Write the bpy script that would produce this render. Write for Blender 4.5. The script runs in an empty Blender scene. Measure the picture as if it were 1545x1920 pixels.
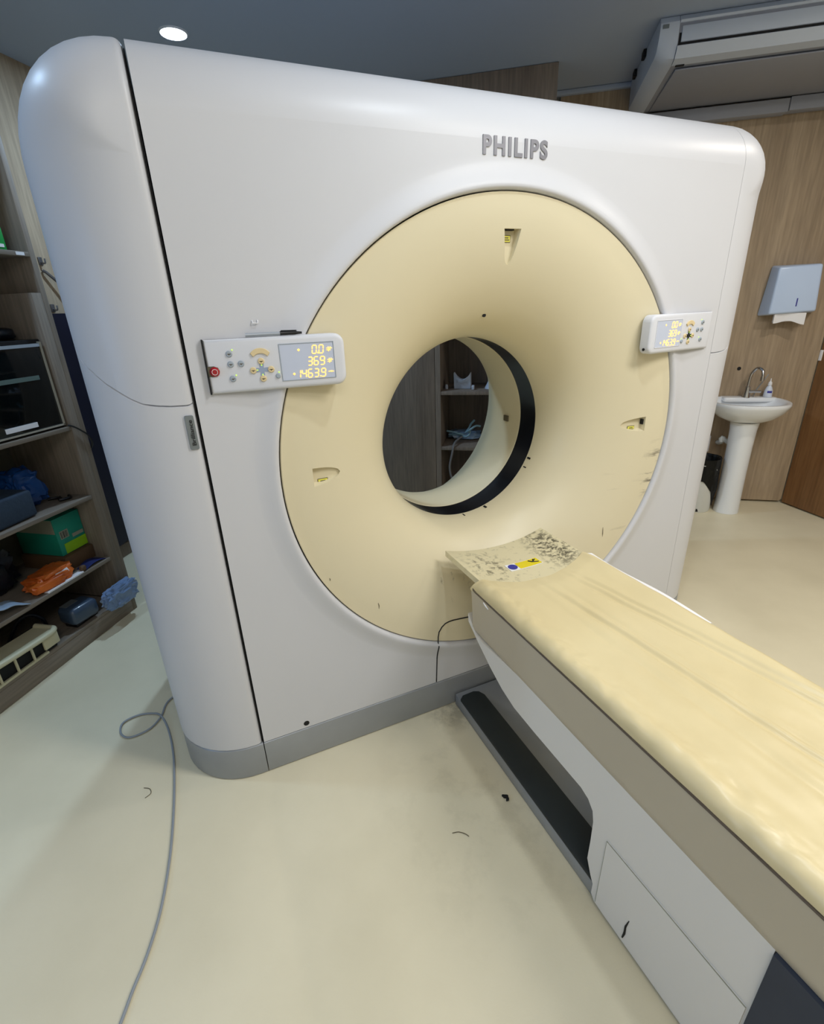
import bpy, bmesh, math, random
from mathutils import Vector, Matrix, noise
random.seed(4)
PI = math.pi
SC = bpy.context.scene
COL = SC.collection

def lin(c):
    return tuple(((v / 255) / 12.92 if v / 255 <= .04045 else ((v / 255 + .055) / 1.055) ** 2.4) for v in c)

# ------------------------------------------------------------------ camera
cam_d = bpy.data.cameras.new('camera')
cam = bpy.data.objects.new('camera', cam_d)
COL.objects.link(cam)
cam.matrix_world = Matrix(((0.97604187, -0.04663565, 0.21252622, 0.04714193),
                           (0.21439846, 0.37263532, -0.90287110, -1.65941573),
                           (-0.03708879, 0.92680528, 0.37370628, 1.5),
                           (0, 0, 0, 1)))
cam_d.sensor_fit = 'VERTICAL'
cam_d.sensor_height = 36.0
cam_d.lens = 915.685 / 1920 * 36.0
cam_d.shift_x = 2.348 / 1920
cam_d.shift_y = -13.183 / 1920
cam_d.clip_start = .02
SC.camera = cam

# ------------------------------------------------------------------ world, exposure, lamps
w = bpy.data.worlds.new('world')
SC.world = w
w.use_nodes = True
w.node_tree.nodes['Background'].inputs[0].default_value = (.5, .6, .8, 1)
w.node_tree.nodes['Background'].inputs[1].default_value = .05
SC.view_settings.view_transform = 'Standard'
SC.view_settings.look = 'None'
SC.view_settings.exposure = -0.14
SC.view_settings.gamma = 1.0
SC.view_settings.use_curve_mapping = False

def area(name, loc, size, power, col, size_y=None, aim=None, spread=PI):
    l = bpy.data.lights.new(name, 'AREA')
    l.energy = power
    l.color = col
    l.shape = 'RECTANGLE' if size_y else 'DISK'
    l.size = size
    if size_y:
        l.size_y = size_y
    l.spread = spread
    o = bpy.data.objects.new(name, l)
    COL.objects.link(o)
    o.location = loc
    if aim is not None:
        o.rotation_euler = (Vector(aim) - Vector(loc)).to_track_quat('-Z', 'Y').to_euler()
    return o

WARM = (1.0, .972, .938)
COOL = (.50, .72, 1.0)
area('panel_lamp_right', (1.55, -.75, 2.735), 1.2, 44, WARM, .3)
area('panel_lamp_front', (.5, -2.35, 2.735), 1.2, 25, WARM, .3)
area('added_cool_fill', (-2.53, -2.35, 1.5), 1.0, 18, (.30, .57, 1.0), .9, aim=(-1.0, -.4, 1.3))  # cool fill added for the scanner's left side, no known source there
area('downlight_right', (.35, -.55, 2.735), .10, 9, (.85, .93, 1), spread=PI)
area('downlight_left', (-1.9, -.75, 2.735), .10, 10, COOL)
area('sink_wall_fill', (1.95, .75, 2.735), .10, 14, (1, .92, .82))  # fill added to brighten the washbasin wall, no lamp known there

G_ROT = 0.62971746                                   # the scanner stands turned in the room
def R(p):                                            # scanner frame -> room frame
    c, s = math.cos(G_ROT), math.sin(G_ROT)
    return Vector((p[0] * c - p[1] * s, p[0] * s + p[1] * c, p[2]))

# ------------------------------------------------------------------ object helpers
OFF = {}
def link(o):
    COL.objects.link(o)
    return o

def thing(name, label, cat, loc=(0, 0, 0), frame='R', group=None):
    o = link(bpy.data.objects.new(name, None))
    o.empty_display_size = .05
    if frame == 'G':
        o.location = R(loc)
        o.rotation_euler = (0, 0, G_ROT)
    else:
        o.location = loc
    OFF[o.name] = Vector(loc)
    o['label'] = label
    o['category'] = cat
    if group:
        o['group'] = group
    return o

def finish(me, mat, ang=32):
    for p in me.polygons:
        p.use_smooth = True
    me.set_sharp_from_angle(angle=math.radians(ang))
    if not me.materials:
        me.materials.append(mat)

def part(name, bm, mat, parent, label=None, ang=32):
    me = bm if isinstance(bm, bpy.types.Mesh) else None
    if me is None:
        bmesh.ops.recalc_face_normals(bm, faces=bm.faces[:])
        me = bpy.data.meshes.new(name)
        bm.to_mesh(me)
        bm.free()
    root = parent
    while root.parent:
        root = root.parent
    me.transform(Matrix.Translation(-OFF[root.name]))
    me.name = name
    finish(me, mat, ang)
    o = link(bpy.data.objects.new(name, me))
    o.parent = parent
    if label:
        o['label'] = label
    return o

def single(name, bm, mat, label, cat, loc=(0, 0, 0), frame='R', group=None, ang=32):
    bmesh.ops.recalc_face_normals(bm, faces=bm.faces[:])
    me = bpy.data.meshes.new(name)
    bm.to_mesh(me)
    bm.free()
    me.transform(Matrix.Translation(-Vector(loc)))
    finish(me, mat, ang)
    o = link(bpy.data.objects.new(name, me))
    if frame == 'G':
        o.location = R(loc)
        o.rotation_euler = (0, 0, G_ROT)
    else:
        o.location = loc
    OFF[o.name] = Vector(loc)
    o['label'] = label
    o['category'] = cat
    if group:
        o['group'] = group
    return o

def struct(name, bm, mat, label=None, ang=32):
    bmesh.ops.recalc_face_normals(bm, faces=bm.faces[:])
    me = bpy.data.meshes.new(name)
    bm.to_mesh(me)
    bm.free()
    finish(me, mat, ang)
    o = link(bpy.data.objects.new(name, me))
    OFF[o.name] = Vector((0, 0, 0))
    o['kind'] = 'structure'
    if label:
        o['label'] = label
    return o

# ------------------------------------------------------------------ shape helpers
def BM():
    return bmesh.new()

def merge(bm, other):
    me = bpy.data.meshes.new('tmp')
    other.to_mesh(me)
    other.free()
    bm.from_mesh(me)
    bpy.data.meshes.remove(me)

def box(bm, x0, x1, y0, y1, z0, z1, bev=0, seg=2, rot=None, piv=None):
    b = bmesh.new()
    bmesh.ops.create_cube(b, size=1)
    for v in b.verts:
        v.co = Vector(((x0 + x1) / 2 + v.co.x * (x1 - x0), (y0 + y1) / 2 + v.co.y * (y1 - y0), (z0 + z1) / 2 + v.co.z * (z1 - z0)))
    if bev:
        bmesh.ops.bevel(b, geom=b.edges[:], offset=bev, segments=seg, profile=.5, affect='EDGES')
    if rot:
        piv = Vector(piv or ((x0 + x1) / 2, (y0 + y1) / 2, (z0 + z1) / 2))
        bmesh.ops.transform(b, matrix=Matrix.Translation(piv) @ rot @ Matrix.Translation(-piv), verts=b.verts)
    merge(bm, b)
    return bm

def prism(bm, poly, axis, a, b_, bev=0, seg=2):
    """poly: 2D points in the two other axes (in xyz order), extruded along axis from a to b_."""
    b = bmesh.new()
    def mk(p, t):
        return (t, p[0], p[1]) if axis == 'x' else ((p[0], t, p[1]) if axis == 'y' else (p[0], p[1], t))
    v0 = [b.verts.new(mk(p, a)) for p in poly]
    v1 = [b.verts.new(mk(p, b_)) for p in poly]
    n = len(poly)
    b.faces.new(v0)
    b.faces.new(v1[::-1])
    for i in range(n):
        b.faces.new((v0[i], v0[(i + 1) % n], v1[(i + 1) % n], v1[i]))
    bmesh.ops.recalc_face_normals(b, faces=b.faces[:])
    if bev:
        caps = [e for e in b.edges if len(e.link_faces) == 2 and any(len(f.verts) == n for f in e.link_faces)] if n > 4 else b.edges[:]
        bmesh.ops.bevel(b, geom=caps, offset=bev, segments=seg, profile=.5, affect='EDGES')
    merge(bm, b)
    return bm

def rrect(x0, x1, y0, y1, r, n=6, corners=(1, 1, 1, 1)):
    """rounded rectangle, corners: lower-left, lower-right, upper-right, upper-left"""
    out = []
    for k, (cx, cy, sx, sy, a0) in enumerate(((x0, y0, 1, 1, PI), (x1, y0, -1, 1, 1.5 * PI), (x1, y1, -1, -1, 0), (x0, y1, 1, -1, .5 * PI))):
        if not corners[k]:
            out.append((cx, cy))
            continue
        for i in range(n + 1):
            a = a0 + i / n * PI / 2
            out.append((cx + sx * r + r * math.cos(a), cy + sy * r + r * math.sin(a)))
    return out

def lathe(bm, prof, c=(0, 0, 0), axis='z', n=48, closed=False, a0=0, a1=2 * PI, sx=1, sy=1):
    full = abs(a1 - a0 - 2 * PI) < 1e-6
    m = n if full else n + 1
    rings = []
    for r, h in prof:
        ring = []
        for i in range(m):
            a = a0 + (a1 - a0) * i / n
            u, v = r * math.cos(a) * sx, r * math.sin(a) * sy
            if axis == 'z':
                co = (c[0] + u, c[1] + v, c[2] + h)
            elif axis == 'y':
                co = (c[0] + u, c[1] + h, c[2] + v)
            else:
                co = (c[0] + h, c[1] + u, c[2] + v)
            ring.append(bm.verts.new(co))
        rings.append(ring)
    k = len(rings)
    for j in range(k if closed else k - 1):
        A, B = rings[j], rings[(j + 1) % k]
        for i in range(n if full else n):
            i2 = (i + 1) % m
            bm.faces.new((A[i], A[i2], B[i2], B[i]))
    if not closed and full:
        for ring, pr in ((rings[0], prof[0]), (rings[-1], prof[-1])):
            if pr[0] > 1e-5:
                bm.faces.new(ring)
    bmesh.ops.remove_doubles(bm, verts=bm.verts[:], dist=1e-6)
    return bm

def smooth_path(pts, k=6):
    P = [Vector(p) for p in pts]
    out = []
    for i in range(len(P) - 1):
        a, b, c, d = P[max(i - 1, 0)], P[i], P[i + 1], P[min(i + 2, len(P) - 1)]
        for j in range(k):
            t = j / k
            out.append(.5 * ((2 * b) + (c - a) * t + (2 * a - 5 * b + 4 * c - d) * t * t + (3 * b - a - 3 * c + d) * t ** 3))
    out.append(P[-1])
    return out

def tube(bm, pts, r, n=10, caps=True):
    P = [Vector(p) for p in pts]
    rs = r if isinstance(r, (list, tuple)) else [r] * len(P)
    rings = []
    up = None
    for i, p in enumerate(P):
        t = (P[min(i + 1, len(P) - 1)] - P[max(i - 1, 0)]).normalized()
        if up is None:
            up = Vector((0, 0, 1)) if abs(t.z) < .9 else Vector((1, 0, 0))
        s = t.cross(up)
        if s.length < 1e-6:
            s = t.orthogonal()
        s.normalize()
        up = s.cross(t).normalized()
        rings.append([bm.verts.new(p + rs[i] * (math.cos(2 * PI * k / n) * s + math.sin(2 * PI * k / n) * up)) for k in range(n)])
    for a, b in zip(rings, rings[1:]):
        for k in range(n):
            bm.faces.new((a[k], a[(k + 1) % n], b[(k + 1) % n], b[k]))
    if caps:
        bm.faces.new(rings[0])
        bm.faces.new(rings[-1][::-1])
    return bm

def grid(bm, f, nu, nv):
    V = [[bm.verts.new(f(i / nu, j / nv)) for j in range(nv + 1)] for i in range(nu + 1)]
    for i in range(nu):
        for j in range(nv):
            bm.faces.new((V[i][j], V[i + 1][j], V[i + 1][j + 1], V[i][j + 1]))
    return V

def shell(bm, f, nu, nv, th):
    """closed sheet: grid f(u,v) and the same grid moved by th (vector)"""
    th = Vector(th)
    A = grid(bm, f, nu, nv)
    B = grid(bm, lambda u, v: Vector(f(u, v)) + th, nu, nv)
    rim = [(i, 0) for i in range(nu)] + [(nu, j) for j in range(nv)] + [(i, nv) for i in range(nu, 0, -1)] + [(0, j) for j in range(nv, 0, -1)]
    for k in range(len(rim)):
        a, b = rim[k], rim[(k + 1) % len(rim)]
        bm.faces.new((A[a[0]][a[1]], A[b[0]][b[1]], B[b[0]][b[1]], B[a[0]][a[1]]))
    return bm

def blob(bm, c, s, amp=.15, freq=3, seed=0, sub=4, flat=None):
    b = bmesh.new()
    bmesh.ops.create_icosphere(b, subdivisions=sub, radius=1)
    for v in b.verts:
        d = v.co.normalized()
        # rounded-box like body with crumples
        q = Vector([math.copysign(abs(t) ** .6, t) for t in d])
        k = 1 + amp * noise.noise(d * freq + Vector((seed, seed * 1.7, 0))) + .5 * amp * noise.noise(d * freq * 2.7 + Vector((0, seed, 3)))
        v.co = Vector((c[0] + q.x * s[0] * k, c[1] + q.y * s[1] * k, c[2] + q.z * s[2] * k))
        if flat is not None and v.co.z < flat:
            v.co.z = flat
    merge(bm, b)
    return bm

def mesh_of(bm):
    bmesh.ops.recalc_face_normals(bm, faces=bm.faces[:])
    me = bpy.data.meshes.new('m')
    bm.to_mesh(me)
    bm.free()
    return me

def boolean(me, cutters, op):
    """me: Mesh; cutters: list of bmesh; returns a new Mesh"""
    a = link(bpy.data.objects.new('tmp_a', me))
    tmp = []
    for c in cutters:
        b = link(bpy.data.objects.new('tmp_b', mesh_of(c)))
        tmp.append(b)
        m = a.modifiers.new('b', 'BOOLEAN')
        m.operation = op
        m.solver = 'EXACT'
        m.object = b
    dg = bpy.context.evaluated_depsgraph_get()
    dg.update()
    out = bpy.data.meshes.new_from_object(a.evaluated_get(dg))
    for o in [a] + tmp:
        m_ = o.data
        bpy.data.objects.remove(o)
        if m_.users == 0:
            bpy.data.meshes.remove(m_)
    return out

def text_bm(s, size, extrude, mat4, fat=0.0, width=None, height=None, space=1.0):
    cu = bpy.data.curves.new('t', 'FONT')
    cu.body = s
    cu.size = size
    cu.extrude = extrude
    cu.offset = fat
    cu.space_character = space
    cu.align_x = 'CENTER'
    cu.align_y = 'CENTER'
    o = link(bpy.data.objects.new('tmp_t', cu))
    dg = bpy.context.evaluated_depsgraph_get()
    dg.update()
    me = bpy.data.meshes.new_from_object(o.evaluated_get(dg))
    bpy.data.objects.remove(o)
    bpy.data.curves.remove(cu)
    bm = bmesh.new()
    bm.from_mesh(me)
    bpy.data.meshes.remove(me)
    xs = [v.co.x for v in bm.verts]
    ys = [v.co.y for v in bm.verts]
    cx, cy = (min(xs) + max(xs)) / 2, (min(ys) + max(ys)) / 2
    kx = width / (max(xs) - min(xs)) if width else 1
    ky = height / (max(ys) - min(ys)) if height else kx
    for v in bm.verts:
        v.co.x = (v.co.x - cx) * kx
        v.co.y = (v.co.y - cy) * ky
    bmesh.ops.transform(bm, matrix=mat4, verts=bm.verts)
    return bm

# ------------------------------------------------------------------ materials
def mat(name, col, rough=.5, metal=0, spec=.5, n_scale=0, n_amt=0, n_col=None, stretch=(1, 1, 1), bump=0, b_scale=None, coat=0, emit=None, alpha=1, trans=0, ior=1.45, r_var=0):
    m = bpy.data.materials.new(name)
    m.use_nodes = True
    nt = m.node_tree
    p = nt.nodes['Principled BSDF']
    c = lin(col) + (1,)
    p.inputs['Base Color'].default_value = c
    p.inputs['Roughness'].default_value = rough
    p.inputs['Metallic'].default_value = metal
    p.inputs['Specular IOR Level'].default_value = spec
    p.inputs['Coat Weight'].default_value = coat
    p.inputs['Alpha'].default_value = alpha
    p.inputs['Transmission Weight'].default_value = trans
    p.inputs['IOR'].default_value = ior
    if emit:
        p.inputs['Emission Color'].default_value = lin(emit[0]) + (1,)
        p.inputs['Emission Strength'].default_value = emit[1]
    if n_scale or bump:
        tc = nt.nodes.new('ShaderNodeTexCoord')
        mp = nt.nodes.new('ShaderNodeMapping')
        mp.inputs['Scale'].default_value = stretch
        nt.links.new(tc.outputs['Object'], mp.inputs['Vector'])
    if n_scale:
        n = nt.nodes.new('ShaderNodeTexNoise')
        n.inputs['Scale'].default_value = n_scale
        n.inputs['Detail'].default_value = 5
        nt.links.new(mp.outputs['Vector'], n.inputs['Vector'])
        r = nt.nodes.new('ShaderNodeValToRGB')
        r.color_ramp.elements[0].position = .3
        r.color_ramp.elements[1].position = .7
        d = lin(n_col) + (1,) if n_col else tuple(v * (1 - n_amt) for v in c[:3]) + (1,)
        r.color_ramp.elements[0].color = d
        r.color_ramp.elements[1].color = c
        nt.links.new(n.outputs['Fac'], r.inputs['Fac'])
        nt.links.new(r.outputs['Color'], p.inputs['Base Color'])
    if bump:
        n2 = nt.nodes.new('ShaderNodeTexNoise')
        n2.inputs['Scale'].default_value = b_scale or 60
        n2.inputs['Detail'].default_value = 4
        nt.links.new(mp.outputs['Vector'], n2.inputs['Vector'])
        b = nt.nodes.new('ShaderNodeBump')
        b.inputs['Strength'].default_value = bump
        b.inputs['Distance'].default_value = .01
        nt.links.new(n2.outputs['Fac'], b.inputs['Height'])
        nt.links.new(b.outputs['Normal'], p.inputs['Normal'])
    return m

def marks(m, col, masks):
    """wear: adds dark marks to a material. masks: (centre, radii, noise scale, stretch, threshold, strength)"""
    nt = m.node_tree
    p = nt.nodes['Principled BSDF']
    tc = nt.nodes.new('ShaderNodeTexCoord')
    prev = p.inputs['Base Color'].links[0].from_socket if p.inputs['Base Color'].links else None
    base = p.inputs['Base Color'].default_value[:]
    for c, rad, ns, st, th, k in masks:
        mp = nt.nodes.new('ShaderNodeMapping')
        mp.vector_type = 'POINT'
        mp.inputs['Scale'].default_value = tuple(1 / r for r in rad)
        mp.inputs['Location'].default_value = tuple(-a / r for a, r in zip(c, rad))
        nt.links.new(tc.outputs['Object'], mp.inputs['Vector'])
        ln = nt.nodes.new('ShaderNodeVectorMath')
        ln.operation = 'LENGTH'
        nt.links.new(mp.outputs['Vector'], ln.inputs[0])
        mr = nt.nodes.new('ShaderNodeMapRange')
        mr.inputs['From Min'].default_value = .35
        mr.inputs['From Max'].default_value = 1
        mr.inputs['To Min'].default_value = 1
        mr.inputs['To Max'].default_value = 0
        nt.links.new(ln.outputs['Value'], mr.inputs['Value'])
        m2 = nt.nodes.new('ShaderNodeMapping')
        m2.inputs['Scale'].default_value = st
        nt.links.new(tc.outputs['Object'], m2.inputs['Vector'])
        n = nt.nodes.new('ShaderNodeTexNoise')
        n.inputs['Scale'].default_value = ns
        n.inputs['Detail'].default_value = 6
        n.inputs['Roughness'].default_value = .65
        nt.links.new(m2.outputs['Vector'], n.inputs['Vector'])
        mr2 = nt.nodes.new('ShaderNodeMapRange')
        mr2.inputs['From Min'].default_value = th
        mr2.inputs['From Max'].default_value = th + .12
        nt.links.new(n.outputs['Fac'], mr2.inputs['Value'])
        mu = nt.nodes.new('ShaderNodeMath')
        mu.operation = 'MULTIPLY'
        nt.links.new(mr.outputs['Result'], mu.inputs[0])
        nt.links.new(mr2.outputs['Result'], mu.inputs[1])
        mu2 = nt.nodes.new('ShaderNodeMath')
        mu2.operation = 'MULTIPLY'
        mu2.inputs[1].default_value = k
        nt.links.new(mu.outputs['Value'], mu2.inputs[0])
        mx = nt.nodes.new('ShaderNodeMix')
        mx.data_type = 'RGBA'
        nt.links.new(mu2.outputs['Value'], mx.inputs[0])
        if prev:
            nt.links.new(prev, mx.inputs[6])
        else:
            mx.inputs[6].default_value = base
        mx.inputs[7].default_value = lin(col) + (1,)
        prev = mx.outputs[2]
    nt.links.new(prev, p.inputs['Base Color'])
    return m

def wood(name, col, dark, rough=.5, axis='z', scale=9):
    st = {'z': (1, 1, .06), 'x': (.06, 1, 1), 'y': (1, .06, 1)}[axis]
    m = mat(name, col, rough, n_scale=scale, n_col=dark, stretch=st, spec=.35)
    nt = m.node_tree
    p = nt.nodes['Principled BSDF']
    prev = p.inputs['Base Color'].links[0].from_socket
    mp = [n for n in nt.nodes if n.type == 'MAPPING'][0]
    n = nt.nodes.new('ShaderNodeTexNoise')
    n.inputs['Scale'].default_value = scale * 9
    n.inputs['Detail'].default_value = 3
    nt.links.new(mp.outputs['Vector'], n.inputs['Vector'])
    mr = nt.nodes.new('ShaderNodeMapRange')
    mr.inputs['From Min'].default_value = .35
    mr.inputs['From Max'].default_value = .65
    mr.inputs['To Min'].default_value = .82
    mr.inputs['To Max'].default_value = 1.05
    nt.links.new(n.outputs['Fac'], mr.inputs['Value'])
    mx = nt.nodes.new('ShaderNodeMix')
    mx.data_type = 'RGBA'
    mx.blend_type = 'MULTIPLY'
    mx.inputs[0].default_value = 1
    nt.links.new(prev, mx.inputs[6])
    nt.links.new(mr.outputs['Result'], mx.inputs[7])
    nt.links.new(mx.outputs[2], p.inputs['Base Color'])
    return m

M = dict(
    floor=mat('floor_vinyl', (230, 221, 192), .40, n_scale=2.2, n_col=(216, 207, 178), bump=.04, b_scale=180, spec=.4),
    ceiling=mat('ceiling_paint', (172, 184, 202), .85),
    wall=wood('wall_laminate', (174, 155, 130), (155, 136, 112), .55),
    wall_plain=mat('plain_wall', (190, 185, 172), .8),
    door=wood('door_laminate', (150, 111, 74), (124, 88, 56), .45),
    cab=wood('cabinet_laminate', (142, 128, 114), (122, 108, 96), .55),
    shelfwood=wood('shelf_laminate', (142, 131, 118), (124, 113, 100), .55, 'y'),
    uprightwood=wood('upright_laminate', (142, 131, 118), (124, 113, 100), .55, 'z'),
    shelfback=mat('shelf_back', (104, 98, 78), .7, n_scale=6, n_amt=.15),
    white=mat('scanner_white', (207, 208, 212), .40, n_scale=1.3, n_amt=.03, spec=.45),
    cream=mat('bore_cream', (221, 211, 180), .38, n_scale=1.6, n_amt=.04),
    table=mat('table_white', (228, 226, 222), .42, n_scale=1.5, n_amt=.04),
    tablebeige=mat('table_beige', (200, 190, 170), .5, n_scale=2, n_amt=.05),
    grey=mat('base_grey', (156, 160, 164), .33, metal=.25, n_scale=5, n_amt=.12, spec=.5),
    dark=mat('dark_gap', (14, 15, 18), .7),
    black=mat('black_plastic', (20, 21, 24), .35, n_scale=8, n_amt=.2),
    band=mat('bore_band', (16, 18, 24), .22),
    panel=mat('panel_white', (214, 216, 222), .4),
    lcd=mat('display_glass', (196, 204, 222), .15),
    amber=mat('amber_segment', (255, 200, 110), .5, emit=((255, 190, 92), 1.9)),
    green_led=mat('green_led', (180, 230, 70), .4, emit=((190, 240, 80), 1.2)),
    key_grey=mat('key_grey', (160, 170, 180), .45),
    key_cream=mat('key_cream', (222, 202, 158), .45),
    key_mark=mat('key_mark', (92, 84, 66), .6),
    pad_blue=mat('key_pad', (150, 164, 188), .5),
    red=mat('stop_red', (160, 16, 30), .22, coat=.6),
    letter=mat('letter_grey', (126, 126, 132), .35, metal=.3),
    badge=mat('badge_grey', (134, 142, 146), .35, metal=.5),
    ink=mat('ink', (24, 26, 30), .5),
    yellow=mat('yellow_label', (226, 206, 40), .45),
    ylabel=mat('laser_label', (228, 222, 96), .45),
    labelblue=mat('label_blue', (58, 60, 150), .45),
    paper=mat('white_paper', (236, 236, 238), .6),
    cradle=mat('cradle_cream', (222, 212, 176), .3, n_scale=3, n_amt=.05, coat=.3),
    vinyl=mat('cushion_vinyl', (218, 204, 162), .34, n_scale=2.5, n_col=(206, 190, 146), bump=.05, b_scale=24, spec=.5),
    navy_panel=mat('navy_panel', (50, 58, 74), .6, n_scale=8, n_amt=.15),
    rubber=mat('rubber_pad', (34, 42, 44), .6, n_scale=10, n_amt=.2),
    seam=mat('seam_edge', (96, 84, 76), .5),
    cable=mat('grey_cable', (146, 152, 158), .45),
    porcelain=mat('porcelain', (232, 236, 240), .12, coat=.4),
    chrome=mat('chrome', (206, 208, 212), .12, metal=1),
    pale_blue=mat('pale_blue_plastic', (196, 216, 246), .25),
    bottle=mat('bottle_plastic', (214, 222, 236), .3),
    blacksack=mat('black_sack', (11, 13, 13), .45, spec=.3, bump=.4, b_scale=30),
    whiteplastic=mat('white_plastic', (214, 216, 212), .45),
    ac=mat('ac_plastic', (196, 206, 222), .45),
    acgrey=mat('ac_underside', (156, 160, 172), .6),
    lampglass=mat('lamp_glass', (255, 255, 255), .4, emit=((226, 240, 255), 30)),
    lampring=mat('lamp_ring', (220, 226, 236), .4),
    navy=mat('lead_apron', (8, 10, 36), .5, n_scale=6, n_amt=.3),
    steel=mat('steel_rod', (130, 128, 130), .3, metal=.8),
    glassdark=mat('dark_glass', (10, 16, 18), .06, coat=.5),
    glassedge=mat('glass_edge', (170, 165, 150), .3),
    strip=mat('grey_green_strip', (92, 112, 108), .5),
    green=mat('box_green', (22, 150, 66), .45),
    blueprint=mat('print_blue', (30, 84, 190), .5),
    teal=mat('carton_teal', (26, 140, 118), .5, n_scale=5, n_amt=.1),
    lime=mat('carton_lime', (140, 190, 24), .5),
    carton=mat('carton_side', (150, 152, 134), .6, n_scale=8, n_amt=.15),
    brown=mat('cardboard', (96, 72, 48), .75, n_scale=10, n_amt=.15),
    orange=mat('orange_pouch', (216, 110, 40), .45, n_scale=9, n_col=(170, 76, 24), bump=.3, b_scale=20),
    bluebag=mat('blue_bag', (24, 74, 140), .25, n_scale=9, n_amt=.4, bump=.4, b_scale=22),
    slate=mat('slate_cloth', (50, 66, 84), .8, n_scale=20, n_amt=.15, bump=.2, b_scale=60),
    sky=mat('pale_cloth', (160, 178, 198), .75, n_scale=9, n_amt=.12, bump=.2, b_scale=25),
    blackbag=mat('dark_bag', (18, 22, 30), .35, bump=.5, b_scale=18),
    strap=mat('navy_strap', (30, 40, 96), .55),
    film=mat('clear_film', (120, 146, 184), .08, bump=1.0, b_scale=34, alpha=.8, coat=.6),
    device=mat('slate_device', (58, 74, 94), .3, coat=.3),
    ivory=mat('ivory_plastic', (206, 200, 168), .45),
    holder=mat('white_holder', (198, 206, 220), .5),
    teal_tube=mat('pale_teal_tube', (128, 160, 172), .45),
    hose=mat('grey_hose', (120, 118, 118), .5),
    foil=mat('folded_film', (150, 184, 222), .15, bump=.4, b_scale=20, coat=.5),
    pen=mat('pen_clear', (150, 158, 168), .2),
)
# wear with a shape of its own
marks(M['cream'], (70, 62, 56), [((.735, -.45, .83), (.09, .2, .16), 14, (.5, 1, 2.6), .49, .9),
                                 ((.62, -.43, .70), (.16, .2, .25), 9, (.3, 1, 3.5), .63, .5),
                                 ((-.17, -.36, .56), (.14, .2, .12), 16, (2, 1, 1), .62, .7),
                                 ((0, -.33, 1.04), (.75, .5, .75), 26, (1, 1, .4), .72, .7),
                                 ((.26, -.15, .76), (.14, .1, .16), 40, (1, 1, 1), .63, .9)])
marks(M['cradle'], (66, 62, 50), [((0, 1.15, .66), (.30, .34, .2), 34, (1, 1, 1), .56, .42), ((.16, 1.12, .66), (.09, .22, .2), 55, (1, 1, 1), .46, .9),
                                  ((-.12, 1.10, .66), (.10, .16, .2), 45, (1, 1, 1), .5, .7)])
marks(M['floor'], (96, 88, 66), [((0, 0, 0), (4, 4, 1), 30, (1, 1, 1), .72, .8),
                                 ((0.05, -.42, 0), (.5, .6, 1), 7, (1, 1, 1), .5, .12),
                                 ((-.17, -.16, 0), (.13, .13, 1), 9, (1, 1, 1), .42, .45)])
marks(M['table'], (60, 58, 56), [((-.2, .6, .3), (.3, .6, .4), 30, (1, 1, .5), .71, .8)])
marks(M['white'], (110, 106, 100), [((0, -.45, 1), (2, 1, 2), 24, (1, 1, .6), .73, .7)])
marks(M['vinyl'], (150, 122, 72), [((0, 0, .7), (.3, 1.2, .3), 20, (1, 1, 1), .71, .6)])

# ------------------------------------------------------------------ the room
XL, XR, YF, YB, ZC = -2.56, 2.75, -3.1, 2.42, 2.75
struct('floor', box(BM(), XL - .1, XR + .1, YF - .1, YB + .1, -.1, 0), M['floor'])
struct('ceiling', box(BM(), XL - .1, XR + .1, YF - .1, YB + .1, ZC, ZC + .1), M['ceiling'])
struct('wall_left', box(BM(), XL - .1, XL, YF - .1, YB + .1, 0, ZC), M['wall'])
struct('wall_right', box(BM(), XR, XR + .1, YF - .1, YB + .1, 0, ZC), M['wall_plain'])
struct('wall_front', box(BM(), XL, XR, YF - .1, YF, 0, ZC), M['wall_plain'])
wb = struct('wall_back', box(BM(), XL, XR, YB, YB + .1, 0, ZC), M['wall_plain'])
# made-up window in the left wall, added out of view for cool fill light
w1 = struct('added_window_1', box(BM(), XL + .001, XL + .012, -2.90, -1.80, 1.0, 2.0), mat('added_window_pane', (210, 225, 245), .1, emit=((150, 190, 255), 1.0)))
for q in ((-2.95, -2.90, .95, 2.05), (-1.80, -1.75, .95, 2.05), (-2.90, -1.80, .95, 1.0), (-2.90, -1.80, 2.0, 2.05)):
    part('added_window_frame', box(BM(), XL + .001, XL + .025, *q, .003), M['whiteplastic'], w1)
# laminate cladding boards of the back wall
xs = [.2, 1.06, 2.03]
for a, b in zip(xs, xs[1:]):
    poly = rrect(a + .0015, b - .0015, .018, 2.74, .022, 5, (0, 1 if b > 2 else 0, 0, 0))
    part('panel', prism(BM(), poly, 'y', 2.365, YB - .001), M['wall'], wb)
struct('baseboard_left', box(BM(), XL, XL + .015, .3, YB - .06, .001, .09, .003), M['cab'])
bm = BM()
box(bm, XL + .002, 2.1, 2.33, 2.364, ZC - .028, ZC - .002, .004)
struct('trim_1', bm, M['ceiling'])

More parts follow.
